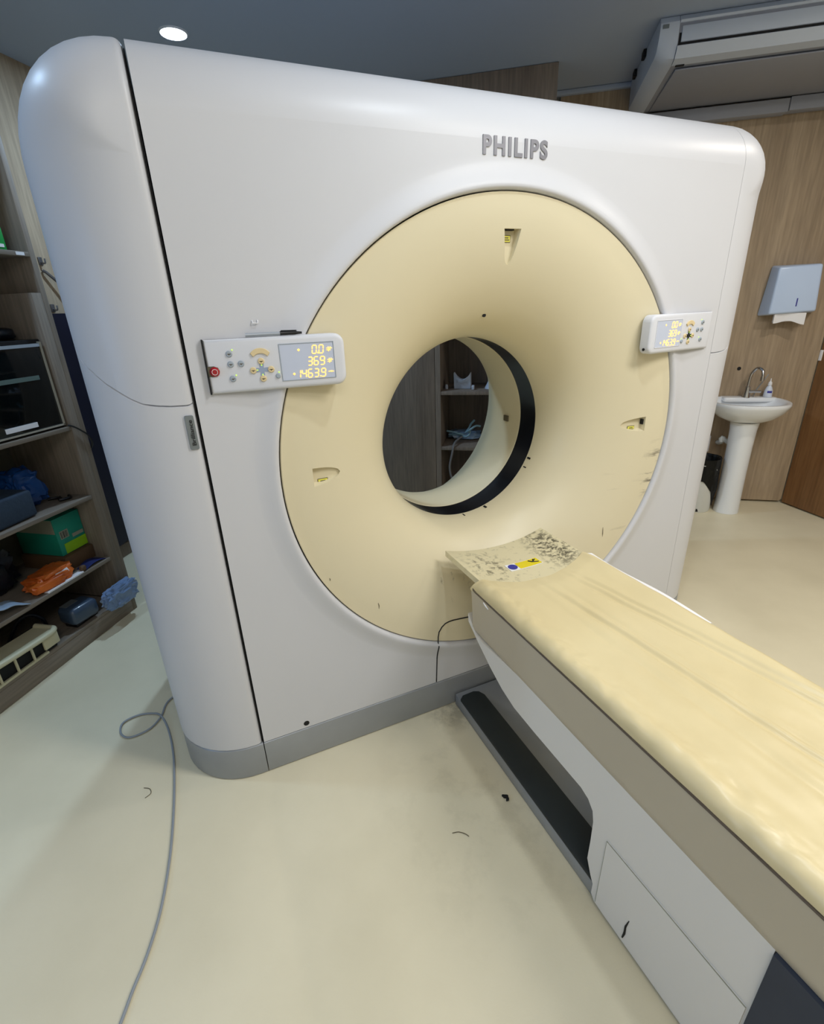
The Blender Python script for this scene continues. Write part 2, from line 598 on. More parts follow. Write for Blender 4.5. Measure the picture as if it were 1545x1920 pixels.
# brown door leaf standing ajar at the right
d = thing('door_1', 'brown wooden door standing ajar beside the washbasin wall', 'door', (2.0315, 2.3635, 0))
d['kind'] = 'structure'
DA = math.atan2(-.315, .150)
def door_box(u0, u1, t0, t1, z0, z1, bev=0):
    b = BM()
    box(b, u0, u1, t0, t1, z0, z1, bev)
    bmesh.ops.transform(b, matrix=Matrix.Translation((2.0315, 2.3635, 0)) @ Matrix.Rotation(DA, 4, 'Z'), verts=b.verts)
    return b
part('leaf', door_box(.002, .86, 0, .038, .012, 2.12, .003), M['door'], d)
part('hinge', door_box(.0, .02, -.004, .004, 1.06, 1.13, .001), M['paper'], d, 'pale hinge plate')
part('lever_handle', tube(BM(), [tuple(Matrix.Translation((2.0315, 2.3635, 0)) @ Matrix.Rotation(DA, 4, 'Z') @ Vector(q)) for q in ((.80, -.001, 1.02), (.80, -.05, 1.02), (.69, -.05, 1.02))], .009, 8), M['chrome'], d, 'chrome lever handle')

# ceiling spots
def downlight(x, y, label):
    t = thing('ceiling_downlight', label, 'ceiling light', (x, y, ZC), group='recessed ceiling spots')
    part('trim_ring', lathe(BM(), [(.057, -.002), (.059, -.007), (.063, -.006), (.066, 0), (.057, 0)], (x, y, ZC), closed=True), M['lampring'], t)
    part('lens', lathe(BM(), [(.001, -.005), (.057, -.005), (.057, -.0005), (.001, -.0005)], (x, y, ZC), closed=True), M['lampglass'], t)
    l = area('spot_light', (x, y, ZC - .012), .09, 26, (.52, .74, 1.0))
downlight(-1.645, 1.019, 'round lit recessed ceiling spot above the left end of the scanner')

# ------------------------------------------------------------------ split air conditioner under the ceiling
t = thing('air_conditioner', 'pale grey air conditioner slung under the ceiling in the right corner', 'air conditioner', (1.45, 1.95, 2.58))
bm = BM()
prism(bm, [(1.60, 2.748), (1.585, 2.72), (1.59, 2.64), (1.62, 2.597), (1.66, 2.585), (2.33, 2.575), (2.33, 2.748)], 'x', .70, 2.30, .004)
part('casing', bm, M['acgrey'], t)
bm = BM()
pf = [(1.598, 2.748), (1.578, 2.722), (1.582, 2.64), (1.615, 2.592), (1.66, 2.580), (2.335, 2.570), (2.335, 2.748)]
b2 = bmesh.new()
v0 = [b2.verts.new((.615, y, z + .035 * (1 if z < 2.7 else 0))) for y, z in pf]
v1 = [b2.verts.new((.648, y, z + .004 * (1 if z < 2.7 else 0))) for y, z in pf]
v2 = [b2.verts.new((.70, y, z)) for y, z in pf]
b2.faces.new(v0)
b2.faces.new(v2[::-1])
for A, B in ((v0, v1), (v1, v2)):
    for i in range(7):
        b2.faces.new((A[i], A[(i + 1) % 7], B[(i + 1) % 7], B[i]))
merge(bm, b2)
part('end_cap', bm, M['ac'], t, ang=40)
bm = BM()
prism(bm, [(1.597, 2.748), (1.574, 2.724), (1.577, 2.715), (1.6, 2.715)], 'x', .702, 2.298)
prism(bm, [(1.585, 2.632), (1.578, 2.628), (1.61, 2.588), (1.66, 2.578), (1.67, 2.59)], 'x', .702, 2.298)
part('front_frame', bm, M['ac'], t)
bm = BM()
prism(bm, [(1.588, 2.705), (1.578, 2.702), (1.581, 2.644), (1.592, 2.642)], 'x', .715, 2.29, .001)
part('louver', bm, M['ac'], t, 'long hinged outlet louver')
part('outlet_slot', box(BM(), .705, 2.295, 1.5875, 1.60, 2.634, 2.714), M['dark'], t, 'dark slot round the louver')
bm = BM()
box(bm, .625, .652, 1.572, 1.582, 2.700, 2.714)
part('sticker', bm, M['badge'], t, 'small grey sticker')
part('latch', box(BM(), .72, .76, 1.655, 1.668, 2.574, 2.582), M['dark'], t)
for q in (1.9, 2.15):
    part('hanger_bracket', box(BM(), .60, .62, q, q + .06, 2.715, 2.748, .003), M['dark'], t, 'dark hanger bracket')
bm = BM()
box(bm, .73, 2.29, 1.70, 2.31, 2.570, 2.577, .002)
part('intake_grille', bm, M['acgrey'], t)
single('pipe_trunking', box(BM(), .72, 1.50, 2.285, 2.363, 2.492, 2.560, .004), M['acgrey'], 'grey pipe trunking along the wall below the air conditioner, left length', 'trunking', (1.1, 2.32, 2.492))
single('pipe_trunking', box(BM(), 1.505, 2.02, 2.287, 2.363, 2.498, 2.566, .004), M['acgrey'], 'grey pipe trunking along the wall below the air conditioner, right length past the joint', 'trunking', (1.75, 2.32, 2.498))

# ------------------------------------------------------------------ tall cabinet behind the scanner
t = thing('tall_cabinet', 'dark wood floor to ceiling cabinet with open shelves behind the scanner', 'cabinet', (-.6, 2.13, 0))
YC = 1.91
part('top_board', box(BM(), -1.7, .16, YC, YC + .02, 2.575, 2.747), M['cab'], t)
part('side_panel', box(BM(), .14, .16, YC + .001, 2.36, 0.002, 2.574), M['cab'], t)
part('side_panel', box(BM(), -1.7, -1.68, YC + .02, 2.36, 0.002, 2.574), M['cab'], t)
part('divider', box(BM(), -.575, -.537, YC, 2.34, .06, 2.574), M['cab'], t)
part('back_panel', box(BM(), -1.68, .14, 2.345, 2.36, .06, 2.70), M['cab'], t)
part('plinth', box(BM(), -1.68, .14, YC + .03, YC + .05, .002, .06), M['cab'], t)
for a, b in ((-1.698, -1.140), (-1.137, -.578)):
    dr = part('door', box(BM(), a, b, YC - .002, YC + .018, .065, 2.572, .001), M['cab'], t)
    hx = b - .04 if a < -1.3 else a + .04
    part('handle', tube(BM(), [(hx, YC - .002, 1.55), (hx, YC - .03, 1.56), (hx, YC - .03, 1.70), (hx, YC - .002, 1.71)], .005, 8), M['steel'], dr)
for z in (.06, .51, .925, 1.42, 1.9):
    part('shelf', box(BM(), -.537, .14, YC + .003, 2.345, z - .025 + .002, z + .002, .001), M['cab'], t)
# things on its shelves
bm = BM()
def hold(u, v):
    x = -.452 + u * .122
    return Vector((x, 2.03 - .03 * v, .929 + .118 * v - .05 * v * math.sin(PI * u) ** .8 * (1 if v > .5 else .3)))
shell(bm, hold, 16, 6, (0, .07, -.0))
th_ = single('head_holder', bm, M['holder'], 'white curved headrest on the cabinet shelf seen through the bore', 'headrest', (-.39, 2.05, .929))
single('white_jar', lathe(BM(), [(.001, 0), (.011, 0), (.012, .02), (.009, .024), (.009, .032), (.001, .032)], (-.51, 2.03, .928), n=16), M['holder'], 'tiny white jar left of the curved headrest in the cabinet', 'jar', (-.51, 2.03, .928))
single('white_clip', box(BM(), -.318, -.300, 1.98, 2.02, .928, .958, .003), M['holder'], 'small white clip right of the curved headrest in the cabinet', 'clip', (-.309, 2.0, .928))
single('white_cone', lathe(BM(), [(.001, 0), (.042, 0), (.038, .014), (.02, .05), (.014, .08), (.001, .082)], (-.185, 2.05, .928), n=20), M['holder'], 'white funnel shape at the bore edge on the upper cabinet shelf', 'funnel', (-.185, 2.05, .928))
t2 = thing('limb_harness', 'pale teal tubing bundle with a grey hose on the lower cabinet shelf', 'tubing', (-.37, 2.05, .512))
for pts in ([(-.36, 2.05, .60), (-.335, 2.06, .64), (-.33, 2.06, .655), (-.30, 2.05, .69)], [(-.37, 2.05, .59), (-.33, 2.03, .62), (-.29, 2.05, .645), (-.255, 2.06, .64)],
            [(-.38, 2.05, .575), (-.42, 2.04, .585), (-.47, 2.05, .595), (-.515, 2.06, .60)], [(-.38, 2.06, .57), (-.43, 2.05, .575), (-.50, 2.06, .572)],
            [(-.40, 2.05, .57), (-.36, 2.03, .565), (-.335, 2.05, .59), (-.35, 2.06, .62)]):
    part('tube', tube(BM(), smooth_path(pts, 5), .008, 8), M['teal_tube'], t2)
part('hose', tube(BM(), smooth_path([(-.385, 2.05, .565), (-.425, 2.0, .545), (-.44, 1.915, .53), (-.452, 1.888, .46), (-.468, 1.885, .38), (-.465, 1.885, .32), (-.45, 1.885, .27), (-.42, 1.89, .22), (-.37, 1.89, .12), (-.35, 1.88, .01)], 6), .008, 8), M['hose'], t2, 'grey hose hanging down')
single('folded_film_pack', blob(BM(), (-.39, 2.20, .545), (.12, .07, .032), .3, 3, 2, 3, .5125), M['foil'], 'crumpled clear plastic under the teal tubing in the cabinet', 'plastic', (-.39, 2.13, .513))

# ------------------------------------------------------------------ washbasin
t = thing('washbasin', 'white pedestal washbasin on the wood wall right of the scanner', 'sink', (1.578, 2.13, 0))
def basin_pt(a, k, z):
    # half-round plan: flat at wall, oval towards the room
    u, v = math.cos(a), math.sin(a)
    x = 1.578 + .248 * k * math.copysign(abs(u) ** .8, u)
    y = 2.175 + (.235 if v < 0 else .175) * k * math.copysign(abs(v) ** (.9 if v < 0 else .55), v)
    return Vector((x, y, z))
bm = BM()
N = 48
rings = []
for k, z in ((.36, .675), (.50, .685), (.70, .71), (.88, .752), (.98, .792), (1.0, .808), (.985, .818), (.93, .82), (.88, .816), (.80, .79), (.62, .74), (.35, .715), (.06, .71)):
    rings.append([bm.verts.new(basin_pt(2 * PI * i / N, k, z)) for i in range(N)])
for A, B in zip(rings, rings[1:]):
    for i in range(N):
        bm.faces.new((A[i], A[(i + 1) % N], B[(i + 1) % N], B[i]))
bm.faces.new(rings[0])
bm.faces.new(rings[-1])
part('basin', bm, M['porcelain'], t, ang=60)
box_d = box(BM(), 1.46, 1.80, 2.262, 2.362, .79, .822, .012, 3)
part('tap_ledge', box_d, M['porcelain'], t)
bm = BM()
lathe(bm, [(.001, 0), (.083, 0), (.082, .02), (.080, .1), (.078, .3), (.079, .5), (.083, .62), (.09, .676), (.001, .676)], (1.578, 2.15, 0.001), n=36, sy=.95)
part('pedestal', bm, M['porcelain'], t, ang=60)
part('drain_pipe', tube(BM(), smooth_path([(1.56, 2.24, .50), (1.53, 2.25, .505), (1.495, 2.26, .53), (1.495, 2.26, .50), (1.51, 2.36, .47)], 4), .017, 10), M['whiteplastic'], t)
tp = part('tap', tube(BM(), smooth_path([(1.605, 2.29, .822), (1.605, 2.29, .93), (1.612, 2.285, .99), (1.63, 2.265, 1.025), (1.65, 2.235, 1.015), (1.655, 2.222, .985), (1.655, 2.22, .955)], 6), .010, 12), M['chrome'], t, 'chrome swan neck tap')
part('tap_base', lathe(BM(), [(.001, 0), (.026, 0), (.022, .02), (.017, .05), (.017, .075), (.001, .08)], (1.605, 2.29, .82), n=20), M['chrome'], tp)
part('tap_handle', tube(BM(), [(1.61, 2.285, .862), (1.64, 2.265, .866), (1.675, 2.245, .868)], [.012, .009, .008], 10), M['chrome'], tp)
part('aerator', lathe(BM(), [(.001, 0), (.013, 0), (.013, .028), (.001, .028)], (1.655, 2.22, .945), n=14), M['chrome'], tp)
tb = thing('soap_bottle', 'small white squeeze bottle beside the tap on the washbasin', 'bottle', (1.742, 2.295, .823))
part('body', lathe(BM(), [(.001, 0), (.026, 0), (.027, .004), (.025, .045), (.017, .068), (.010, .078), (.010, .084), (.001, .084)], (1.742, 2.295, .823), n=24), M['bottle'], tb)
part('cap', lathe(BM(), [(.001, .082), (.013, .082), (.011, .10), (.004, .108), (.002, .128), (.001, .128)], (1.742, 2.295, .823), n=18), M['paper'], tb)
part('label', lathe(BM(), [(.0262, .03), (.0258, .045)], (1.742, 2.295, .823), n=8, a0=-2.2, a1=-1.0), M['labelblue'], tb, 'dark blue label')
single('tap_stick', tube(BM(), [(1.655, 2.30, .823), (1.665, 2.30, .87), (1.725, 2.31, .975)], .003, 6), M['badge'], 'thin grey stick leaning behind the tap on the washbasin', 'stick', (1.655, 2.30, .823))
single('wall_hole_cap', lathe(BM(), [(.001, -.004), (.012, -.004), (.012, .0), (.001, 0)], (1.552, 2.364, 1.012), 'y', 16), M['dark'], 'black round hole cap in the wood wall left of the tap', 'hole cap', (1.552, 2.364, 1.012))
t = thing('wall_socket', 'white wall socket plate low on the wood wall behind the waste bag', 'socket', (1.395, 2.36, .46))
part('plate', box(BM(), 1.355, 1.452, 2.340, 2.364, .40, .525, .006), M['paper'], t)
part('socket_face', box(BM(), 1.385, 1.422, 2.336, 2.341, .43, .49, .002), M['whiteplastic'], t)

# paper towel dispenser
t = thing('towel_dispenser', 'white folded paper towel dispenser on the wood wall above the washbasin', 'dispenser', (1.765, 2.30, 1.37))
bm = BM()
b2 = bmesh.new()
F = [(1.617, 1.372), (1.885, 1.385), (1.862, 1.664), (1.622, 1.655)]
Bk = [(1.59, 1.36), (1.925, 1.372), (1.905, 1.672), (1.62, 1.672)]
vf = [b2.verts.new((x, 2.245, z)) for x, z in F]
vb = [b2.verts.new((x, 2.363, z)) for x, z in Bk]
b2.faces.new(vf)
b2.faces.new(vb[::-1])
for i in range(4):
    b2.faces.new((vf[i], vf[(i + 1) % 4], vb[(i + 1) % 4], vb[i]))
bmesh.ops.recalc_face_normals(b2, faces=b2.faces[:])
bmesh.ops.bevel(b2, geom=b2.edges[:], offset=.012, segments=3, profile=.5, affect='EDGES')
merge(bm, b2)
part('cover', bm, M['pale_blue'], t)
part('level_slot', box(BM(), 1.761, 1.767, 2.242, 2.247, 1.417, 1.466), M['labelblue'], t, 'narrow dark level slot')
bm = BM()
shell(bm, lambda u, v: Vector((1.66 + .18 * u, 2.262 + .008 * math.sin(u * 5), 1.376 - v * (.062 - .02 * math.sin(PI * u) ** 2 + .012 * u))), 10, 4, (0, .004, 0))
shell(bm, lambda u, v: Vector((1.66 + .18 * u, 2.275 + .008 * math.sin(u * 4), 1.376 - v * (.056 - .008 * u))), 10, 4, (0, .004, 0))
part('towel_sheet', bm, M['paper'], t)

# white waste bin, its black sack folded over the rim
t = thing('waste_bin', 'small white waste bin with a black sack over its rim left of the pedestal', 'bin', (1.377, 2.17, 0))
bm = BM()
lathe(bm, [(.001, 0), (.088, 0), (.091, .01), (.106, .37), (.100, .37), (.085, .02), (.001, .02)], (1.377, 2.17, .001), n=28)
part('bucket', bm, M['whiteplastic'], t)
part('foot_notch', box(BM(), 1.352, 1.368, 2.080, 2.09, .008, .03), M['dark'], t, 'small dark notch')
def sack(u, v):
    a = math.radians(-180 + 360 * u)
    d = math.degrees(a)
    hem = .25 if d < -98 else (.25 - .09 * (d + 98) / 40 if d < -58 else max(.045, .16 - .11 * (d + 58) / 25))
    hem = hem if d < 120 else .045 + (.25 - .045) * (d - 120) / 60
    wr = .010 * noise.noise(Vector((math.cos(a) * 4, math.sin(a) * 4, v * 5))) + .006 * noise.noise(Vector((math.cos(a) * 13, math.sin(a) * 13, v * 2 + 4)))
    if v < .25:
        k = v / .25
        r, z = .088 + .020 * k, .345 + .066 * math.sin(k * PI / 2)
    else:
        k = (v - .25) / .75
        z = .411 + (hem - .411) * k
        r = .109 + .003 * math.sin(k * PI) - .012 * k * (.411 - hem) / .37
        if .22 < k < .30:
            r -= .003
    wr = max(wr, -.002)
    return Vector((1.377 + (r + wr) * math.cos(a), 2.17 + (r + wr) * math.sin(a), z))
bm = BM()
grid(bm, sack, 72, 20)
bmesh.ops.remove_doubles(bm, verts=bm.verts[:], dist=1e-5)
part('sack', bm, M['blacksack'], t, 'black sack', ang=70)
t = thing('switch_plate', 'white wall plate on the wood wall at the right edge of the scanner', 'plate', (1.37, 2.36, 1.48))
part('plate', box(BM(), 1.34, 1.418, 2.345, 2.364, 1.41, 1.545, .005), M['paper'], t)
part('rocker', box(BM(), 1.36, 1.40, 2.340, 2.346, 1.44, 1.515, .003), M['whiteplastic'], t)

# ------------------------------------------------------------------ bookshelf at the left wall and what stands on it
SX = -2.006
t = thing('bookshelf', 'tall open wood bookshelf along the left wall, crowded with supplies', 'bookshelf', (-2.2, -.6, 0))
part('side_panel', box(BM(), -2.44, SX, .247, .272, 0.001, 2.6, .001), M['uprightwood'], t)
part('side_panel', box(BM(), -2.44, SX, -1.60, -1.575, 0.001, 2.6, .001), M['uprightwood'], t)
part('inner_side', box(BM(), -2.42, SX - .001, .200, .247, .106, 1.62, .001), M['uprightwood'], t)
part('back_panel', box(BM(), -2.44, -2.42, -1.575, .247, .001, 2.6), M['shelfback'], t)
part('kickboard', box(BM(), SX - .02, SX - .001, -1.574, .2465, 0.001, .085, .001), M['shelfwood'], t)
for z in (.104, .358, .702, 1.047, 1.778, 2.2, 2.6):
    y1 = .198 if z < 1.6 else .247
    part('shelf', box(BM(), -2.42, SX - .0005, -1.575, y1, z - .018, z, .001), M['shelfwood'], t)
part('shelf_label', box(BM(), SX - .002, SX + .0012, .185, .222, 1.763, 1.775), M['paper'], t, 'small white price label')

tt = thing('glove_box', 'green carton with a white and blue print on the upper left shelf', 'carton', (-2.06, .06, 1.779))
part('carton', box(BM(), -2.13, -2.02, -.12, .165, 1.779, 1.862, .002), M['green'], tt)
pr = part('print_panel', box(BM(), -2.021, -2.0188, -.05, .135, 1.822, 1.842), M['paper'], tt, 'white print panel')
part('print_mark', box(BM(), -2.0195, -2.018, .02, .125, 1.826, 1.838), M['blueprint'], pr)
part('print_mark', box(BM(), -2.0205, -2.018, .125, .155, 1.788, 1.80), M['paper'], tt)

tt = thing('glass_front_cabinet', 'black box with a dark glass front on the middle left shelf', 'cabinet', (-2.15, -.15, 1.048))
part('casing', box(BM(), -2.38, -2.034, -.55, .196, 1.05, 1.435, .004), M['black'], tt)
part('glass_front', box(BM(), -2.033, -2.022, -.54, .178, 1.066, 1.42, .002), M['glassdark'], tt, 'dark glass pane')
fr = BM()
box(fr, -2.033, -2.018, .178, .186, 1.06, 1.425)
box(fr, -2.033, -2.018, -.55, .186, 1.057, 1.064)
part('edge_trim', fr, M['glassedge'], tt, 'thin pale edge strip')
part('inner_strip', box(BM(), -2.022, -2.019, -.33, .13, 1.270, 1.288), M['strip'], tt, 'grey green band')
part('front_label', box(BM(), -2.022, -2.0185, -.09, .055, 1.078, 1.098), M['paper'], tt, 'white label')
part('top_rail', box(BM(), -2.022, -2.0185, -.54, .176, 1.405, 1.418), M['key_grey'], tt)
tt = single('film_pack', blob(BM(), (-2.14, -.10, 1.462), (.10, .17, .028), .12, 2, 5, 4, 1.4365), M['foil'], 'folded blue tinted plastic pack on top of the black glass front box', 'plastic', (-2.14, -.10, 1.4365))
single('black_pouch', blob(BM(), (-2.15, .115, 1.462), (.06, .045, .026), .12, 2, 7, 3, 1.4365), M['blackbag'], 'small black pouch beside the plastic pack on the glass front box', 'pouch', (-2.15, .115, 1.4365))
single('black_cable', tube(BM(), smooth_path([(-2.012, .19, 1.053), (-1.999, .203, 1.045), (-1.997, .235, 1.02), (-1.996, .268, .985), (-2.01, .285, .93), (-2.1, .29, .86), (-2.3, .29, .70), (-2.36, .29, .005)], 6), .004, 6), M['black'], 'thin black cable dropping from the glass front box over the shelf edge', 'cable', (-2.0, .2, 1.04))

# shelf at .70
single('blue_bag', blob(BM(), (-2.20, .02, .795), (.07, .075, .085), .3, 2.5, 3, 4, .7035), M['bluebag'], 'crumpled shiny blue plastic bag on the left shelf below the glass front box', 'bag', (-2.2, .02, .703))
bm = BM()
box(bm, -2.20, -2.03, -.45, -.06, .706, .825, .012, 3, Matrix.Rotation(.06, 4, 'Z'))
single('slate_bundle', bm, M['slate'], 'slate blue folded cloth bundle in front of the blue bag on the left shelf', 'cloth', (-2.1, -.25, .704))
single('black_strap', tube(BM(), smooth_path([(-2.16, .10, .711), (-2.12, .13, .711), (-2.09, .10, .711), (-2.07, .14, .711), (-2.10, .16, .711)], 5), .007, 6), M['black'], 'black strap lying right of the blue bag on the left shelf', 'strap', (-2.12, .12, .703))

# shelf at .36
tt = thing('teal_carton', 'teal and lime carton with a barcode label on the left shelf', 'carton', (-2.22, .10, .433))
part('carton', box(BM(), -2.36, -2.115, .045, .195, .433, .625, .002), M['teal'], tt)
part('side_print', box(BM(), -2.355, -2.12, .0435, .0455, .55, .622), M['carton'], tt, 'pale grey print field')
part('lime_band', box(BM(), -2.116, -2.1135, .07, .195, .436, .488), M['lime'], tt, 'lime green band')
bc = part('barcode_label', box(BM(), -2.116, -2.113, .062, .108, .515, .556), M['carton'], tt, 'pale barcode label')
bb = BM()
for k, wd in enumerate((.003, .0015, .004, .002, .003, .0015)):
    box(bb, -2.1135, -2.1125, .066 + k * .0068, .066 + k * .0068 + wd, .519, .552)
part('bars', bb, M['ink'], bc)
part('text_label', box(BM(), -2.116, -2.113, .125, .188, .502, .520), M['carton'], tt, 'narrow pale label')
single('cardboard_box', box(BM(), -2.36, -2.09, .03, .196, .3595, .431, .003), M['brown'], 'flat brown cardboard box under the teal carton on the left shelf', 'box', (-2.22, .11, .36))
tt = thing('orange_pouch', 'orange pouch with a white label at the front of the left shelf', 'pouch', (-2.08, -.10, .36))
part('pouch', blob(BM(), (-2.085, -.075, .395), (.06, .095, .034), .3, 2.6, 11, 4, .3595), M['orange'], tt)
part('flap', blob(BM(), (-2.05, -.115, .385), (.035, .085, .024), .3, 2.6, 15, 3, .3595), M['orange'], tt)
part('white_tag', box(BM(), -2.032, -2.028, -.085, -.02, .397, .417, 0, 2, Matrix.Rotation(-.5, 4, 'Y')), M['paper'], tt, 'white printed tag')
single('paper_stack', box(BM(), -2.035, -2.008, -.16, .035, .3592, .366), M['paper'], 'white folded paper under the front of the orange pouch', 'paper', (-2.02, -.06, .359))
bm = BM()
shell(bm, lambda u, v: Vector((-2.10 + .095 * v, -.56 + .31 * u, .368 + (.115 * (1 - u) ** .8) * (1 - v * .15) + .004 * math.sin(u * 22 + v * 3))), 20, 10, (0, 0, -.003))
single('pale_sheet', bm, M['sky'], 'pale blue folded sheet at the left front of the orange pouch', 'sheet', (-2.05, -.36, .36))
single('dark_bag', blob(BM(), (-2.28, -.27, .46), (.09, .17, .10), .3, 2.5, 8, 4, .3595), M['blackbag'], 'crumpled black plastic bag behind the orange pouch on the left shelf', 'bag', (-2.2, -.25, .36))
bm = BM()
shell(bm, lambda u, v: Vector((-2.07 + .055 * v, .055 + .125 * u, .361 + .018 * math.sin(PI * u) * (1 - v * .3))), 12, 4, (0, 0, -.002))
single('navy_strap', bm, M['strap'], 'navy blue webbing strap right of the orange pouch on the left shelf', 'strap', (-2.05, .11, .36))
single('shoe_case', blob(BM(), (-2.022, .046, .375), (.012, .014, .015), .1, 2, 1, 3, .359), M['brown'], 'small brown knob shaped cap beside the orange pouch', 'cap', (-2.022, .046, .36))

# bottom shelf
tt = thing('slate_device', 'slate grey hard case wrapped in clear plastic on the bottom left shelf', 'case', (-2.05, 0, .105))
part('shell', box(BM(), -2.11, -1.998, -.09, .055, .125, .215, .026, 4, Matrix.Rotation(-.12, 4, 'Z')), M['device'], tt)
part('case_label', box(BM(), -2.10, -2.06, -.07, .0, .2155, .217, 0), M['badge'], tt, 'grey label')
part('case_foot', box(BM(), -2.10, -2.03, -.07, .06, .105, .127, .004), M['black'], tt)
tt = single('plastic_wrap', blob(BM(), (-1.962, .155, .168), (.036, .10, .056), .24, 4.5, 21, 4, .1055), M['film'], 'crumpled glossy clear plastic wrap at the right end of the bottom left shelf', 'plastic', (-2.0, .165, .1055), ang=6)
tt = thing('vent_tray', 'ivory slotted plastic tray at the left of the bottom shelf', 'tray', (-2.02, -.42, .105))
part('rim', tube(BM(), smooth_path([(-2.11, -.75, .215), (-2.02, -.72, .215), (-1.995, -.5, .205), (-1.995, -.26, .192), (-2.015, -.19, .187), (-2.06, -.185, .187), (-2.12, -.19, .19)], 6), .013, 10), M['ivory'], tt)
part('top', shell(BM(), lambda u, v: Vector((-2.12 + .12 * v, -.75 + .55 * u, .21 - .02 * u)), 6, 3, (0, 0, -.004)), M['ivory'], tt)
for k, y in enumerate((-.62, -.545, -.47, -.395, -.32)):
    part('slat', box(BM(), -2.005, -1.998, y - .004, y + .004, .112, .20), M['ivory'], tt)
part('corner_wall', box(BM(), -2.01, -1.999, -.265, -.19, .125, .19, .003), M['ivory'], tt)
part('floor_rail', box(BM(), -2.01, -1.997, -.75, -.255, .106, .118, .002), M['ivory'], tt)
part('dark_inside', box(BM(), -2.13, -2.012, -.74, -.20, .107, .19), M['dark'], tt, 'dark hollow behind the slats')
single('black_hose', tube(BM(), smooth_path([(-2.24, -.24, .12), (-2.2, -.20, .21), (-2.17, -.16, .225), (-2.15, -.125, .18), (-2.17, -.11, .12)], 6), .009, 8), M['blackbag'], 'glossy black hose curving behind the ivory tray on the bottom shelf', 'hose', (-2.12, -.2, .11))

# left wall: hooks, rod and lead apron
def hook(y, z, label):
    h = thing('coat_hook', label, 'hook', (XL, y, z), group=None)
    part('plate', box(BM(), XL + .0005, XL + .006, y - .012, y + .012, z - .02, z + .02, .001), M['steel'], h)
    part('prong', tube(BM(), smooth_path([(XL + .004, y, z - .005), (XL + .03, y, z - .012), (XL + .035, y, z + .012)], 5), .004, 8), M['steel'], h)
hook(.812, 1.812, 'steel coat hook on the left wall above the slanted rod')
hook(.805, 1.575, 'steel coat hook on the left wall just above the navy apron')
single('hanger_rod', tube(BM(), [(XL + .008, .805, 1.765), (XL + .02, .81, 1.757), (XL + .05, .90, 1.66), (XL + .05, .985, 1.575)], .008, 8), M['steel'], 'slanted steel hanger rod on the left wall between the coat hooks', 'rod', (XL + .008, .80, 1.765))
bm = BM()
shell(bm, lambda u, v: Vector((XL + .035 + .012 * math.sin(u * 14) * (.3 + .7 * v), (.62 + .75 * u) + .01 * v, 1.545 - 1.43 * v)), 40, 12, (.018, 0, 0))
single('lead_apron', bm, M['navy'], 'long navy blue lead apron hanging on the left wall behind the scanner', 'apron', (XL + .035, .85, .11))

# ------------------------------------------------------------------ CT scanner gantry (scanner frame: x along the front, y into the machine)
ZR, RR, HT, HW, ZB, DEP = 1.0385, .762, 2.066, 1.21, .136, .94
XS = .948
gan = thing('ct_scanner', 'large cream and white CT scanner gantry with round bore', 'CT scanner', (0, .45, 0), 'G')

def outline():
    """front-view polyline with outward normals and roll radii, from lower left over the top to lower right"""
    rc = .24
    pts = []
    for z in [ZB + (HT - rc - ZB) * i / 16 for i in range(17)]:
        pts.append((-HW, z, -1, 0))
    for i in range(1, 13):
        a = PI - i / 12 * PI / 2
        pts.append((-HW + rc + rc * math.cos(a), HT - rc + rc * math.sin(a), math.cos(a), math.sin(a)))
    for x in [-HW + rc + (2 * HW - 2 * rc) * i / 12 for i in range(1, 13)]:
        pts.append((x, HT, 0, 1))
    for i in range(1, 13):
        a = PI / 2 - i / 12 * PI / 2
        pts.append((HW - rc + rc * math.cos(a), HT - rc + rc * math.sin(a), math.cos(a), math.sin(a)))
    for z in [HT - rc + (ZB - HT + rc) * i / 16 for i in range(1, 17)]:
        pts.append((HW, z, 1, 0))
    return pts

def body_mesh(front=0.0, grow=0.0):
    bm = bmesh.new()
    pts = outline()
    K = 12
    rings = []
    def ring(ins, y):
        return [bm.verts.new((x - nx * i, yy, z - nz * i)) for (x, z, nx, nz), i, yy in zip(pts, ins, y)]
    rho = []
    for x, z, nx, nz in pts:
        s = nz * nz * (3 - 2 * nz)
        rho.append(.238 * (1 - s) + .15 * s)
    for k in range(K + 1):
        a = k / K * PI / 2
        rings.append(ring([r * (1 - math.sin(a)) for r in rho], [front + r * (1 - math.cos(a)) for r in rho]))
    for k in range(6):
        a = k / 5 * PI / 2
        rings.append(ring([.12 * (1 - math.cos(a))] * len(pts), [DEP - .12 + .12 * math.sin(a)] * len(pts)))
    for A, B in zip(rings, rings[1:]):
        for i in range(len(pts) - 1):
            bm.faces.new((A[i], A[i + 1], B[i + 1], B[i]))
    bm.faces.new(rings[0])
    bm.faces.new(rings[-1][::-1])
    bm.faces.new([r[0] for r in rings] + [r[-1] for r in rings[::-1]])
    bmesh.ops.recalc_face_normals(bm, faces=bm.faces[:])
    return bm

